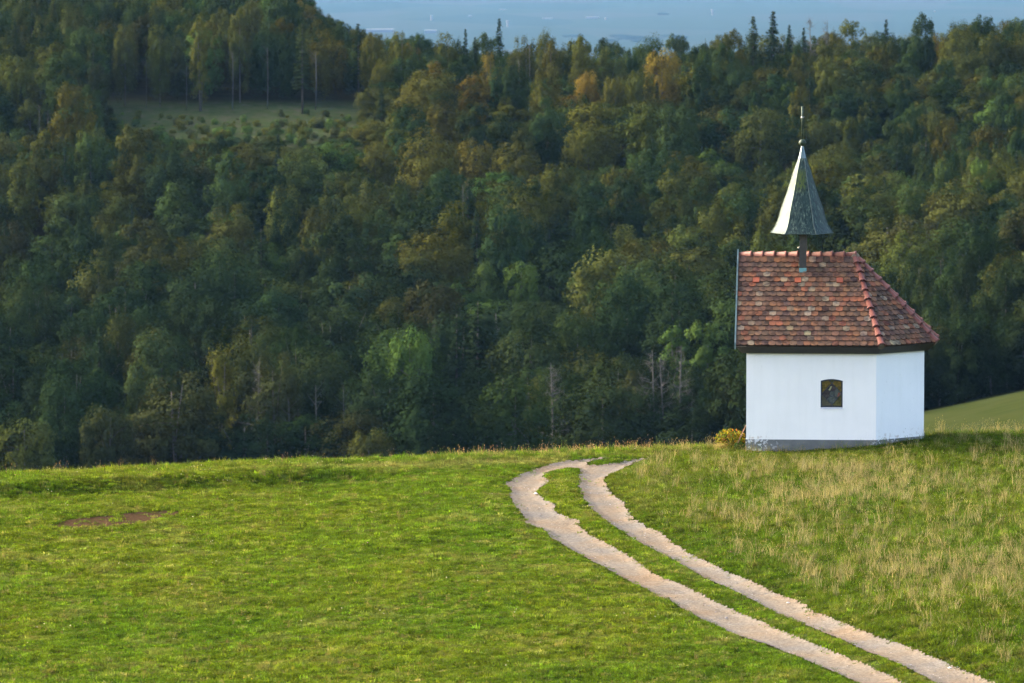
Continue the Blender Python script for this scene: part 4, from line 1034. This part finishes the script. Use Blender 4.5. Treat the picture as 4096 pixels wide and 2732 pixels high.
mb = MB(); mb.add([(p[0], FV + .0195, p[1]) for p in rp] + [(p[0], FV + .0215, p[1]) for p in rp], [(0, 1, 2, 3), (0, 4, 5, 1), (1, 5, 6, 2), (2, 6, 7, 3), (3, 7, 4, 0)]); mb.build('red_pane', G_red, win)
rp = [(zx(660, 560)), zx(712, 560), zx(640, 705), zx(585, 690)]
mb = MB(); mb.add([(p[0], FV + .0195, p[1]) for p in rp] + [(p[0], FV + .0215, p[1]) for p in rp], [(0, 1, 2, 3), (0, 4, 5, 1), (1, 5, 6, 2), (2, 6, 7, 3), (3, 7, 4, 0)]); mb.build('pale_pane', glass('pale_glass', (.22, .2, .1), (.3, .28, .14), (.36, .33, .18)), win)
mb = MB(); cr = .075
mb.add([(cC[0] + cr * math.cos(a) * .75, FV + .017, cC[1] + cr * math.sin(a)) for a in [k * math.pi / 8 for k in range(16)]] + [(cC[0] + cr * math.cos(a) * .75, FV + .021, cC[1] + cr * math.sin(a)) for a in [k * math.pi / 8 for k in range(16)]], [tuple(range(16))] + [(k, k + 16, (k + 1) % 16 + 16, (k + 1) % 16) for k in range(16)])
mb.build('round_pane', G_grey, win)
def lead(a, c, w=.015):
    mb = MB(); mb.tube([(a[0], FV + .014, a[1]), (c[0], FV + .014, c[1])], w / 2, 6); mb.build('lead_bar', M_iron, win)
for a, c in ((tA, dR), (tB, dL), (dL, bB), (dR, bA)): lead(a, c)
for a, c in ((mid(dT, dR), mid(mid(dT, dR), cC, .75)), (mid(dT, dL), mid(mid(dT, dL), cC, .7)), (mid(dL, dB), mid(mid(dL, dB), cC, .6)), (mid(dR, dB), mid(mid(dR, dB), cC, .6)), (mid(dL, dB), zx(445, 1090)), (mid(dR, dB), zx(985, 1090)), (mid(dT, dR), zx(960, 550))): lead(a, c, .010)
mb = MB(); mb.tube([(cC[0] + cr * math.cos(a) * .75, FV + .014, cC[1] + cr * math.sin(a)) for a in [k * math.pi / 8 for k in range(17)]], .006, 5, False); mb.build('lead_ring', M_iron, win)
mb = MB(); mb.box(((wx0 + wx1) / 2, .030, wz0 - .018), (wx1 - wx0, .09, .03)); mb.build('sill', simple('painted_sill', (.62, .60, .64), .7, .05, 5), win)

# spire on two posts over the ridge
m, nt, b = new_mat('copper_patina')
v1 = mapped(nt, (26, 26, 2.2)); s1 = noise(nt, 1.0, 5, .65, v1); v2 = mapped(nt, (9, 9, 1.0)); s2 = noise(nt, 1.0, 4, .6, v2); big = noise(nt, 1.6, 3, .5)
c0 = ramp(nt, s1, [(.32, (.010, .015, .014)), (.46, (.020, .034, .031)), (.57, (.048, .074, .060)), (.68, (.17, .20, .14))])
c1 = mixc(nt, ramp(nt, s2, [(.45, (0, 0, 0)), (.6, (.75, .75, .75))]), c0, (.026, .046, .040))
tc = N(nt, 'ShaderNodeTexCoord'); sx = N(nt, 'ShaderNodeSeparateXYZ'); nt.links.new(tc.outputs['Object'], sx.inputs[0])
zm = N(nt, 'ShaderNodeMapRange'); nt.links.new(sx.outputs[2], zm.inputs[0]); zm.inputs[1].default_value = 1.05; zm.inputs[2].default_value = 1.25
zn_ = N(nt, 'ShaderNodeMapRange'); nt.links.new(sx.outputs[2], zn_.inputs[0]); zn_.inputs[1].default_value = 1.72; zn_.inputs[2].default_value = 1.58
xm = N(nt, 'ShaderNodeMapRange'); nt.links.new(sx.outputs[0], xm.inputs[0]); xm.inputs[1].default_value = .12; xm.inputs[2].default_value = .06
ym = N(nt, 'ShaderNodeMapRange'); nt.links.new(sx.outputs[1], ym.inputs[0]); ym.inputs[1].default_value = 0; ym.inputs[2].default_value = -.1
pm = mth(nt, 'MULTIPLY', mth(nt, 'MULTIPLY', zm.outputs[0], zn_.outputs[0]), mth(nt, 'MULTIPLY', mth(nt, 'MULTIPLY', xm.outputs[0], ym.outputs[0]), ramp(nt, s1, [(.38, (0, 0, 0)), (.52, (.9, .9, .9))])))
c1 = mixc(nt, pm, c1, (.075, .095, .022))
nt.links.new(c1, b.inputs['Base Color']); b.inputs['Metallic'].default_value = .45; b.inputs['Specular IOR Level'].default_value = .2; b.inputs['Roughness'].default_value = .38
nt.links.new(ramp(nt, s1, [(.3, (.46, .46, .46)), (.7, (.66, .66, .66))]), b.inputs['Roughness'])
bump(nt, s1, b, .25, .004); M_copper = m
m, nt, b = new_mat('cap_zinc'); nt.links.new(ramp(nt, noise(nt, 8, 4), [(.3, (.07, .11, .12)), (.7, (.12, .17, .175))]), b.inputs['Base Color']); b.inputs['Metallic'].default_value = .5; b.inputs['Roughness'].default_value = .4; M_cap = m
m, nt, b = new_mat('finial_copper'); nt.links.new(ramp(nt, noise(nt, 12, 4), [(.3, (.018, .026, .018)), (.55, (.040, .062, .045)), (.75, (.09, .12, .06))]), b.inputs['Base Color']); b.inputs['Metallic'].default_value = .3; b.inputs['Specular IOR Level'].default_value = .2; b.inputs['Roughness'].default_value = .5; M_fin = m
Yr = 147.8
zS = at(3210, 934, Yr).z; uS = (3209.5 - 2989) / 154.0 - .0; 
ux = (CH.location.x); Xs = (3209.5 - CX) / F * Yr
uS = ((Xs - CH.location.x) - math.sin(A4) * (WD / 2)) / math.cos(A4)
SP = empty('spire', (uS, WD / 2, zS), math.radians(0), CH)
pz = lambda y: at(3210, y, Yr).z - zS
prof = [(281, 1286), (262, 1262), (238, 1225), (220, 1180), (205, 1130), (190, 1070), (170, 1010), (150, 955), (126, 880), (102, 800), (82, 730), (66, 680), (50, 636), (37, 598), (34, 588)]
P2 = [(a / 2.34 / 154.0 * 1.035, pz(380 + y / 2.34)) for a, y in prof]
ang0 = math.radians(-90 - 32)
hexv = lambda rr, z, k: (rr * math.cos(ang0 + k * math.pi / 3), rr * math.sin(ang0 + k * math.pi / 3), z)
for k in range(6):
    mb = MB(); v = []; nseg = 6
    for rr, z in P2:
        a, c = Vector(hexv(rr, z, k)), Vector(hexv(rr, z, k + 1))
        for q in range(nseg + 1):
            t = q / nseg; p = a.lerp(c, t); sag = 1 + .05 * math.sin(math.pi * t); v.append((p.x * sag, p.y * sag, p.z))
    w = nseg + 1; mb.add(v, [(i * w + q, i * w + q + 1, (i + 1) * w + q + 1, (i + 1) * w + q) for i in range(len(P2) - 1) for q in range(nseg)])
    mb.build('copper_sheet', M_copper, SP, True)
mb = MB()
for k in range(6): mb.tube([hexv(rr * 1.012, z, k) for rr, z in P2], .008, 5, False)
mb.tube([hexv(P2[0][0] * 1.01, P2[0][1], k) for k in range(7)], .009, 5, False)
mb.build('seam', simple('seam_copper', (.06, .085, .08), .5, .3, 8, .4), SP)
mb = MB(); mb.add([hexv(P2[0][0] * .99, P2[0][1] + .012, k) for k in range(6)], [(5, 4, 3, 2, 1, 0)]); mb.build('underside', M_board, SP)
mb = MB(); v = [hexv(r_, z_, k) for r_, z_ in [(35.5 / 2.34 / 154 * 1.04, pz(632.5)), (34 / 2.34 / 154, pz(628)), (.03, pz(584))] for k in range(6)]
mb.add(v, [(i * 6 + k, i * 6 + (k + 1) % 6, (i + 1) * 6 + (k + 1) % 6, (i + 1) * 6 + k) for i in range(2) for k in range(6)]); mb.build('cap', M_cap, SP)
zc_ = pz(569.5); rb_ = 13.6 / 154
mb = MB(); mb.lathe([(max(.004, rb_ * math.cos(a)), zc_ + rb_ * math.sin(a)) for a in [math.radians(-90 + 12 * k) for k in range(16)]], 24); bl = mb.build('finial_ball', M_fin, SP, True)
mb = MB(); mb.lathe([(rb_ * .98, zc_ - .010), (rb_ * 1.14, zc_ - .006), (rb_ * 1.14, zc_ + .006), (rb_ * .98, zc_ + .010)], 24); mb.build('ball_rim', M_fin, SP, True)
mb = MB(); mb.tube([(0, 0, pz(558)), (-.004, 0, pz(475)), (-.008, 0, pz(425))], [.0255, .023, .023], 10); mb.build('finial_rod', M_fin, SP, True)
mb = MB(); mb.lathe([(.022, pz(473)), (.034, pz(471)), (.034, pz(467.5)), (.022, pz(466))], 12, (-.006, 0)); mb.tube([(.0, -.02, pz(469)), (.045, -.035, pz(466))], .010, 6); mb.build('rod_collar', simple('bright_steel', (.25, .25, .24), .3, .1, 5, .9), SP, True)
def roof_z(v): return Ze + (Zr - Ze) * (1 - abs(v - WD / 2) / (WD / 2 + .31))
pw = .181
for sgn in (-1, 1):
    vc = WD / 2 + sgn * .40; mb = MB(); zb_ = roof_z(WD / 2 + sgn * .46) - .04
    mb.box((uS + .03, vc, (zb_ + zS + .25) / 2), (pw, .12, zS + .25 - zb_)); mb.build('spire_post', M_dark, CH)
    mb = MB(); yb = at(3210, 1089, 147.25).z; yt = at(3210, 1072, 147.25).z
    v_ = vc + sgn * .062
    mb.box((uS + .03, vc + sgn * .035, (yb + yt) / 2), (pw + .008, .075, yt - yb)); mb.build('post_flashing', simple('green_copper', (.16, .33, .31), .6, .2, 8, .2), CH)
mb = MB(); mb.box((uS + .03, WD / 2, zS + .12), (.14, .72, .12)); mb.build('cross_beam', M_dark, CH)
mb = MB(); hx_, hy_ = uS + .125, WD / 2 - .30
mb.tube([(hx_ - .01, hy_, zS + .03), (hx_ + .01, hy_, zS - .05), (hx_ + .06, hy_, zS - .085), (hx_ + .10, hy_, zS - .075), (hx_ + .098, hy_, zS - .055)], .008, 6)
mb.tube([(hx_ + .092, hy_, zS - .08), (hx_ + .085, hy_, zS - .20), (hx_ + .07, hy_, zS - .36)], .0035, 5); mb.build('bell_pull', M_iron, CH)
mb = MB(); mb.tube([(uS - .05, WD / 2 - .3, zS - .30), (uS - .085, WD / 2 - .3, zS - .34)], .010, 6); mb.lathe([(.001, zS - .362), (.022, zS - .352), (.020, zS - .335), (.006, zS - .325)], 10, (uS - .09, WD / 2 - .3)); mb.build('rod_insulator', simple('cream_porcelain', (.75, .68, .5), .3, .05, 5), CH)

# wooden pole leaning against the gable wall, shrubs beside it
def lc(u, v, z): return CH.matrix_world @ Vector((u, v, z))
CH.matrix_world  # (root has no parent; build the matrix by hand below)
RM = Matrix.Translation(CH.location) @ Matrix.Rotation(-A4, 4, 'Z')
def W3(u, v, z=0.0): return RM @ Vector((u, v, z))
pb = W3(-.30, .25); gb = float(meadow_z(pb.x, pb.y)); pt = W3(-.016, .40); 
p1 = Vector((pb.x, pb.y, gb - .02)); p2 = Vector((pt.x, pt.y, at(2988, 1700, 146.4).z)); pm_ = p1.lerp(p2, .5) + Vector((-.025, 0, -.02))
mb = MB(); mb.tube([(0, 0, 0), pm_ - p1, p2 - p1], [.013, .014, .012], 8); po_ = mb.build('wooden_pole', simple('weathered_handle', (.12, .065, .04), .8, .3, 12), None, True); po_.location = p1
tag(po_, 'weathered wooden pole leaning against the left end wall of the chapel', 'pole')
def leafy(name, c, rad, nl, size, cols, stems, seed, label, cat, up=.5):
    rr = np.random.default_rng(seed); root = empty(name, c); mb = MB()
    for k in range(stems):
        a = rr.uniform(0, 6.28); q = rr.uniform(.2, .9); mb.tube([(0, 0, -.02), (rad[0] * q * .5 * math.cos(a), rad[1] * q * .5 * math.sin(a), rad[2] * .7), (rad[0] * q * math.cos(a), rad[1] * q * math.sin(a), rad[2] * rr.uniform(1.1, 1.9))], [.006, .004, .002], 4, False)
    mb.build('stem', M_bark, root)
    d = rr.normal(size=(nl, 3)); d /= np.linalg.norm(d, axis=1, keepdims=True); P_ = d * np.array(rad) * rr.uniform(.35, 1, (nl, 1)) ** .5 + np.array([0, 0, rad[2]])
    P_[:, 2] = np.abs(P_[:, 2]); nn = d * .5 + np.array([0, 0, up]) + rr.normal(size=(nl, 3)) * .5; nn /= np.linalg.norm(nn, axis=1, keepdims=True)
    gi = rr.integers(0, len(cols), nl)
    for g_, cc in enumerate(cols):
        s_ = gi == g_
        if not s_.any(): continue
        V, Q = quads_at(P_[s_], nn[s_], size * rr.uniform(.6, 1.2, s_.sum()), rr, 1.3)
        me = fast_mesh('leaves', V, Q); at_ = me.attributes.new('lv', 'FLOAT', 'POINT'); at_.data.foreach_set('value', np.repeat(rr.uniform(.2, .8, s_.sum()), 4).astype(np.float32)); me.materials.append(M_grass)
        ob = link('leaves', me, None, root); ob['tint'] = list(cc)
    tag(root, label, cat); return root
bx = at(2922, 1790, 146.7); leafy('rose_bush', (bx.x, bx.y, float(meadow_z(bx.x, bx.y)) + .06), (.42, .30, .26), 800, .062, [(.08, .12, .010), (.18, .15, .014), (.14, .06, .01), (.05, .09, .009), (.14, .14, .014)], 14, 3, 'low bush with yellow, orange and green leaves beside the chapel', 'bush')
bx = at(2958, 1795, 146.3); leafy('box_shrub', (bx.x, bx.y, float(meadow_z(bx.x, bx.y)) - .02), (.17, .15, .14), 900, .03, [(.025, .06, .012), (.035, .08, .015)], 5, 4, 'small dark green rounded shrub behind the leaning pole', 'shrub')
# ------------------------------------------------------------------ grass
def tuft(seed, n, hmin, hmax, rad, w, bend=.5, head=0.0, herbs=0):
    rr = np.random.default_rng(seed); th = rr.uniform(0, 6.28, n); q = rad * np.sqrt(rr.random(n)); bx, by = q * np.cos(th), q * np.sin(th)
    h = rr.uniform(hmin, hmax, n) * (1 - .35 * (q / rad) ** 2); d = rr.uniform(0, 6.28, n); ln = h * bend * rr.uniform(.2, 1.3, n)
    f = rr.uniform(0, 6.28, n); ww = w * rr.uniform(.6, 1.3, n)
    sx, sy = np.cos(f) * ww, np.sin(f) * ww; lx, ly = np.cos(d) * ln, np.sin(d) * ln
    z0 = np.full(n, -.02)
    V = np.stack([np.stack([bx - sx, by - sy, z0], -1), np.stack([bx + sx, by + sy, z0], -1),
                  np.stack([bx + lx * .3 + sx * .85, by + ly * .3 + sy * .85, h * .6], -1), np.stack([bx + lx * .3 - sx * .85, by + ly * .3 - sy * .85, h * .6], -1),
                  np.stack([bx + lx, by + ly, h * (1 - .15 * bend)], -1)], 1).reshape(-1, 3)
    i = np.arange(n) * 5; Q = np.stack([i, i + 1, i + 2, i + 3], -1); T = np.stack([i + 3, i + 2, i + 4], -1); lv = np.repeat(np.clip(.5 + rr.normal(size=n) * .22, 0, 1), 5)
    Fs = [Q, T]
    if head:   # seed heads: small elongated rhombi at the tips
        tip = V.reshape(n, 5, 3)[:, 4]; a = head; k0 = len(V)
        H = np.stack([tip + [0, 0, -a * .6], tip + [a * .20, 0, 0], tip + [0, 0, a], tip - [a * .20, 0, 0]], 1).reshape(-1, 3)
        V = np.concatenate([V, H]); Fs.append(np.arange(n * 4).reshape(n, 4) + k0); lv = np.concatenate([lv, np.full(4 * n, .55)])
    if herbs:
        p = np.stack([rr.uniform(-rad, rad, herbs), rr.uniform(-rad, rad, herbs), rr.uniform(.01, hmin, herbs)], -1); nn = np.array([0, 0, 1.]) + rr.normal(size=(herbs, 3)) * .5; nn /= np.linalg.norm(nn, axis=1, keepdims=True)
        v2, q2 = quads_at(p, nn, rr.uniform(.015, .04, herbs), rr); q2 = q2 + len(V); V = np.concatenate([V, v2]); Fs.append(q2); lv = np.concatenate([lv, np.repeat(rr.uniform(.2, .6, herbs), 4)])
    return V, Fs, lv
gr = np.random.default_rng(99)
def seed_points(dens, y0=92, y1=153.5, margin=3.5):
    n = int(dens * (y1 - y0) * ((y0 + y1) * .09 + 2 * margin) * 1.15)
    Y = gr.uniform(y0, y1, n); hw = 153.5 * .09 + margin; X = gr.uniform(-hw, hw, n); k = np.abs(X) < Y * .09 + margin
    return X[k], Y[k]
_rr = drop(RR); _o = np.argsort(_rr[:, 1]); RRY, RRX = _rr[_o, 1], _rr[_o, 0]
_ll = drop(LL); _o = np.argsort(_ll[:, 1]); LLY, LLX = _ll[_o, 1], _ll[_o, 0]
def side(X, Y): return X - np.interp(Y, RRY, RRX)      # > 0: bank to the right of the track
def in_chapel(X, Y):
    dx, dy = X - CH.location.x, Y - CH.location.y; u = dx * math.cos(A4) - dy * math.sin(A4); v = dx * math.sin(A4) + dy * math.cos(A4)
    return (u > -.02) & (v > -.02) & (v < WD + .02) & (u < L1 + CC) & (u - L1 < CC - 0 + .0 * v) & ((u - L1) < np.minimum(v, WD - v) + .02)
def foot(X, Y):      # trampled, shorter sward along the chapel's front
    dx, dy = X - CH.location.x, Y - CH.location.y; u = dx * math.cos(A4) - dy * math.sin(A4); v = dx * math.sin(A4) + dy * math.cos(A4) - np.maximum(0, u - L1)
    return sstep(-1.9, -.9, v) * sstep(-.9, -.1, u) * (u < L1 + CC + .3)
def photo_px(X, Y, Z): return proj(X, Y, Z)
def mixcol(ws, cols):
    ws = np.stack(ws, -1); ws = np.maximum(ws, 0); ws /= ws.sum(-1, keepdims=True); return ws @ np.array(cols)
def emit(name, X, Y, scl, idx, tint, tpls, label, cat='grass', mat=None, zoff=0.0, tilt=.12):
    Z = meadow_z(X, Y) + zoff; n = len(X); rot = np.stack([gr.normal(size=n) * tilt, gr.normal(size=n) * tilt, gr.uniform(0, 6.28, n)], -1)
    o = scatter(name, np.stack([X, Y, Z], -1), rot, scl, idx, tint, tpls, [mat or M_grass]); tag(o, label, cat, kind='stuff'); return o
C_lush, C_mid, C_yel, C_straw, C_deep, C_brown = (.045, .102, .004), (.060, .108, .006), (.088, .117, .008), (.18, .150, .075), (.017, .050, .0035), (.11, .072, .032)
def sward_color(X, Y):
    n = len(X); right = side(X, Y) > 0; a = fbm(X, Y * .5, 3.0, 3, 21); b_ = fbm(X, Y, .7, 2, 31); c = vn(X, Y, .28, 41); s = fbm(X, Y * .6, 6.0, 2, 51)
    wl = sstep(.35, .65, a); straw = sstep(.60, .78, b_) * .45 + sstep(.80, .95, c) * .5 + (gr.random(n) < .07) * 1.6
    deep = sstep(.55, .30, b_) * .6 + sstep(.3, .1, c) * .4
    tl = crest_Y(X) - 5.2; band = np.exp(-((Y - tl + .0) / .55) ** 2) * (X < -2)       # dry strip and dark strip of the terrace
    dryb = np.exp(-((Y - crest_Y(X) + 3.0) / .8) ** 2) * sstep(-9, -3, X) * (X < 1.5)
    w = [.5 + wl * .6, .5 + 0 * wl, .15 + .75 * (1 - wl) + .5 * sstep(.5, .7, s), .04 + straw + 1.3 * dryb + .16 * right * sstep(.4, .65, s), deep + .35 * band + .5 * right, .03 + .5 * sstep(.85, .97, c)]
    col = mixcol(w, [C_lush, C_mid, C_yel, C_straw, C_deep, C_brown])
    col = col * np.where(right, .84, 1.0)[:, None]
    return np.maximum(.004, col * np.exp(gr.normal(size=(n, 1)) * .36 + .06) * (1 + gr.normal(size=(n, 3)) * .06) * (.86 + .28 * fbm(X, Y * .6, .35, 2, 45))[:, None])
tp_s = [tuft(100 + k, 30, .045, .10, .10, .0045, .7, 0, 8) for k in range(8)]
X, Y = seed_points(118)
road = look(B_road, X, Y); soil = look(B_soil, X, Y); jag = fbm(X, Y, .35, 2, 61)
keep = ((look(B_wide, X, Y) * .5 + road * .5) < .30 + .34 * (jag - .5) + gr.normal(size=len(X)) * .10 + (gr.random(len(X)) < .10) * .45 * sstep(.45, .7, fbm(X, Y, .9, 2, 63))) & ~((soil > .25) & (gr.random(len(X)) > .12)) & ~in_chapel(X, Y) & (Y < crest_Y(X) + 4)
X, Y = X[keep], Y[keep]; hgt = .35 + .8 * fbm(X, Y, 1.3, 2, 71) + .45 * sstep(.35, .8, vn(X, Y, .30, 73)) + .1 + .35 * (side(X, Y) > .25); hgt *= .6 + .8 * gr.random(len(X))
hgt *= 1 - .5 * foot(X, Y)
near_r = look(B_wide, X, Y); hgt *= 1 - .45 * sstep(0, .5, near_r)
emit('meadow_grass', X, Y, np.stack([np.ones_like(hgt) * 1.1, np.ones_like(hgt) * 1.1, hgt], -1), gr.integers(0, 8, len(X)), sward_color(X, Y), tp_s, 'short bright green grass covering the meadow')
print('GRASS', len(X))
# taller grass: bank right of the track, crest, clumps
tp_m = [tuft(200 + k, 22, .10, .24, .11, .005, .75, 0, 4) for k in range(6)]
X, Y = seed_points(34); sd = side(X, Y); cl = fbm(X, Y, 1.0, 2, 81)
pr = np.where(sd > .15, .55 + .6 * (cl - .5), .035 * (cl > .55)) + .5 * np.exp(-((Y - crest_Y(X) + 1.2) / 1.2) ** 2) * (X > -14)
pr = pr * (1 - .9 * foot(X, Y))
keep = (gr.random(len(X)) < pr) & (look(B_road, X, Y) < .05) & (look(B_wide, X, Y) < .12) & (look(B_soil, X, Y) < .1) & ~in_chapel(X, Y) & (Y < crest_Y(X) + 3)
X, Y = X[keep], Y[keep]; h = .6 + .6 * gr.random(len(X)); tint = sward_color(X, Y)
emit('tall_grass', X, Y, np.stack([h, h, h], -1), gr.integers(0, 6, len(X)), tint, tp_m, 'taller tousled grass on the bank right of the track and along the crest')
# straw-coloured stalks
tp_d = [tuft(300 + k, 12, .22, .48, .10, .0030, .45, .022, 0) for k in range(6)]
X, Y = seed_points(30); sd = side(X, Y); cl = fbm(X, Y * .7, 2.6, 3, 91)
px, py = photo_px(X, Y, meadow_z(X, Y))
zone = np.clip(sstep(2650, 3150, px) * sstep(1830, 1900, py) * sstep(2330, 2150, py) * 1.0 + sstep(3300, 3700, px) * sstep(2500, 2300, py) * sstep(1850, 1950, py) * .8, 0, 1)
pr = np.where(sd > .5, .04 + (.07 + .33 * sstep(.42, .68, cl)) * zone + .06 * sstep(.5, .7, cl), 0) * (1 - .9 * foot(X, Y))
keep = (gr.random(len(X)) < pr) & (look(B_wide, X, Y) < .02) & ~in_chapel(X, Y)
X, Y = X[keep], Y[keep]; h = .7 + .6 * gr.random(len(X)); tint = np.array(C_straw) * gr.uniform(.75, 1.25, (len(X), 1)) * np.array([1, 1, 1]); tint = np.array((.185, .162, .098)) * gr.uniform(.7, 1.3, (len(X), 1)) * .8 + np.array((.10, .13, .03)) * .2
emit('dry_stalks', X, Y, np.stack([h, h, h], -1), gr.integers(0, 6, len(X)), tint, tp_d, 'straw-coloured dry grass stalks swaying over the right bank', tilt=.2)
# little dry tufts left standing by the mower on the left meadow
X, Y = seed_points(1.6); keep = (side(X, Y) < -3.2) & (look(B_wide, X, Y) < .02) & (Y < crest_Y(X) - 2) & (gr.random(len(X)) < .15 + .8 * sstep(.45, .6, fbm(X, Y, 3, 2, 97)))
X, Y = X[keep], Y[keep]; h = .28 + .3 * gr.random(len(X)); tint = np.array((.21, .155, .09)) * gr.uniform(.6, 1.25, (len(X), 1))
emit('dry_tufts', X, Y, np.stack([h * .8, h * .8, h], -1), gr.integers(0, 6, len(X)), tint, tp_d, 'small brown dry tufts scattered over the left meadow', tilt=.25)
# dry stalks and seed heads standing on the skyline of the meadow, tufts at the chapel foot
tp_c = [tuft(400 + k, 5, .14, .40, .12, .003, .4, .03, 0) for k in range(6)]
n = 1900; X = gr.uniform(-14.5, 14.5, n); Y = crest_Y(X) - gr.uniform(-.3, 1.6, n)
pr = .10 + .95 * np.exp(-((X - 2.6) / 2.6) ** 2) + .45 * np.exp(-((X + .8) / 1.2) ** 2)
keep = (gr.random(n) < pr) & ~in_chapel(X, Y) & (look(B_road, X, Y) < .1)
X, Y = X[keep], Y[keep]; h = .45 + .6 * gr.random(len(X)) ** 2
tint = np.where(gr.random((len(X), 1)) < .75, np.array((.27, .19, .11)), np.array((.10, .15, .03))) * gr.uniform(.7, 1.2, (len(X), 1))
emit('crest_stalks', X, Y, np.stack([h, h, h], -1), gr.integers(0, 6, len(X)), tint, tp_c, 'brown seed heads and thin stalks along the meadow skyline', tilt=.15)
n = 260; u = gr.uniform(-.1, L1 + CC, n); v = -gr.uniform(.02, .35, n) + np.maximum(0, u - L1)
X = CH.location.x + u * math.cos(A4) + v * math.sin(A4); Y = CH.location.y - u * math.sin(A4) + v * math.cos(A4); h = .25 + .55 * gr.random(n) ** 1.5
tint = np.where(gr.random((n, 1)) < .55, np.array((.30, .25, .12)), np.array((.10, .17, .02)))
emit('foot_grass', X, Y, np.stack([h, h, h], -1), gr.integers(0, 6, n), tint, tp_c, 'sparse stalks and herbs along the chapel plinth', tilt=.2)
bx = at(2885, 1800, 146.2); n = 14; X = bx.x + gr.normal(size=n) * .09; Y = bx.y + gr.normal(size=n) * .12
tp_g = [tuft(450, 60, .2, .42, .10, .004, .9)]
emit('sedge_tussock', X, Y, np.full((n, 3), .8), np.zeros(n), np.tile((.19, .17, .07), (n, 1)) * gr.uniform(.7, 1.2, (n, 1)), tp_g, 'grey-green arching tussock left of the bush', 'tussock')
# white clover heads and umbels, a few pink ones
def flowers(seed, n, h0, h1, s):
    rr = np.random.default_rng(seed); V, Q = [], []
    p = np.stack([rr.uniform(-.2, .2, n), rr.uniform(-.2, .2, n), rr.uniform(h0, h1, n)], -1)
    for a in range(2):
        nn = np.array([0, -.4 + a * .3, 1.]) + rr.normal(size=(n, 3)) * .3; nn /= np.linalg.norm(nn, axis=1, keepdims=True)
        v, q = quads_at(p + [0, 0, a * .004], nn, s * rr.uniform(.7, 1.3, n), rr, 1.0); Q.append(q + sum(len(x) for x in V)); V.append(v)
    V = np.concatenate(V); return V, Q, np.full(len(V), .5)
tp_f = [flowers(500, 3, .08, .14, .018), flowers(501, 2, .10, .17, .022), flowers(502, 2, .16, .28, .03)]
X, Y = seed_points(5); px, py = photo_px(X, Y, meadow_z(X, Y)); sd = side(X, Y)
tl = crest_Y(X) - 5.2; pr = np.where(sd > .4, .20, .02) + .9 * np.exp(-((Y - tl - 1.0) / .9) ** 2) * (X < -2) * sstep(.45, .6, fbm(X, Y, 1.5, 2, 95))
keep = (gr.random(len(X)) < pr) & (look(B_wide, X, Y) < .05) & ~in_chapel(X, Y); X, Y, sd = X[keep], Y[keep], sd[keep]
idx = np.where(sd > .4, 2, gr.integers(0, 2, len(X))); q = gr.random((len(X), 1)); tint = np.where(q < .86, np.array((.42, .42, .36)), np.where(q < .94, np.array((.45, .20, .38)), np.array((.6, .5, .05))))
emit('wildflowers', X, Y, np.ones((len(X), 3)), idx, tint, tp_f, 'tiny white clover heads and umbels dotted through the grass', 'flowers')
# loose stones on the tracks
def stone(seed):
    rr = np.random.default_rng(seed); v = np.array([(0, 0, 1), (0, 0, -.3)] + [(math.cos(a), math.sin(a), .3) for a in [k * 1.0472 for k in range(6)]]) * rr.uniform(.7, 1.3, (8, 1)) * np.array([1, .75, .55])
    F3 = np.array([(0, 2 + k, 2 + (k + 1) % 6) for k in range(6)] + [(1, 2 + (k + 1) % 6, 2 + k) for k in range(6)]); return v, [F3], np.full(8, .5)
M_stone = leaf_mat('loose_stone', 0.0, 0.0, .2)
X, Y = seed_points(60, 92, 148, .5); k = (look(B_road, X, Y) > .35) & (gr.random(len(X)) < .25 + .9 * sstep(.45, .65, fbm(X, Y, 1.2, 2, 96))); X, Y = X[k], Y[k]
s = .006 + .016 * gr.random(len(X)) ** 3 + .016 * (gr.random(len(X)) < .03); q = gr.random((len(X), 1)); tint = np.where(q < .5, np.array((.26, .25, .24)), np.where(q < .8, np.array((.15, .13, .11)), np.array((.2, .14, .10)))) * gr.uniform(.7, 1.2, (len(X), 1))
emit('loose_gravel', X, Y, np.stack([s, s, s], -1), gr.integers(0, 4, len(X)), tint, [stone(k) for k in range(4)], 'loose pale stones and grit on the wheel tracks', 'gravel', M_stone, .04)
for (x, y, s, lab) in [(3152, 2409, .055, 'pale flat stone on the upper edge of the right wheel track'), (3797, 2672, .05, 'pale upright stone low on the right wheel track near the bottom edge'), (2143, 1978, .07, 'grey half-buried stone beside the grass strip near the bend')]:
    p = drop([(x, y)])[0]; v, f, _ = stone(int(x)); o = link('stone', mesh('stone', v * s, [tuple(q) for q in f[0]]), simple('pale_stone', (.5, .48, .45), .9, .15, 20)); o.location = (p[0], p[1], float(meadow_z(p[0], p[1])) + .05); tag(o, lab, 'stone')
# ------------------------------------------------------------------ air
m = bpy.data.materials.new('haze'); m.use_nodes = True; nt = m.node_tree; nt.nodes.clear()
out = N(nt, 'ShaderNodeOutputMaterial'); pv = N(nt, 'ShaderNodeVolumePrincipled'); pv.inputs['Color'].default_value = (.138, .305, .572, 1); pv.inputs['Density'].default_value = 1.7e-5; pv.inputs['Anisotropy'].default_value = .2
nt.links.new(pv.outputs[0], out.inputs['Volume'])
mb = MB(); z0, z1 = -505.0, ZC + 3.0; mb.box((0, 20000, (z0 + z1) / 2), (60000, 54000, z1 - z0)); hz = mb.build('haze', m); tag(hz, 'thin blue haze lying over the valley and the plain', 'haze', kind='stuff')
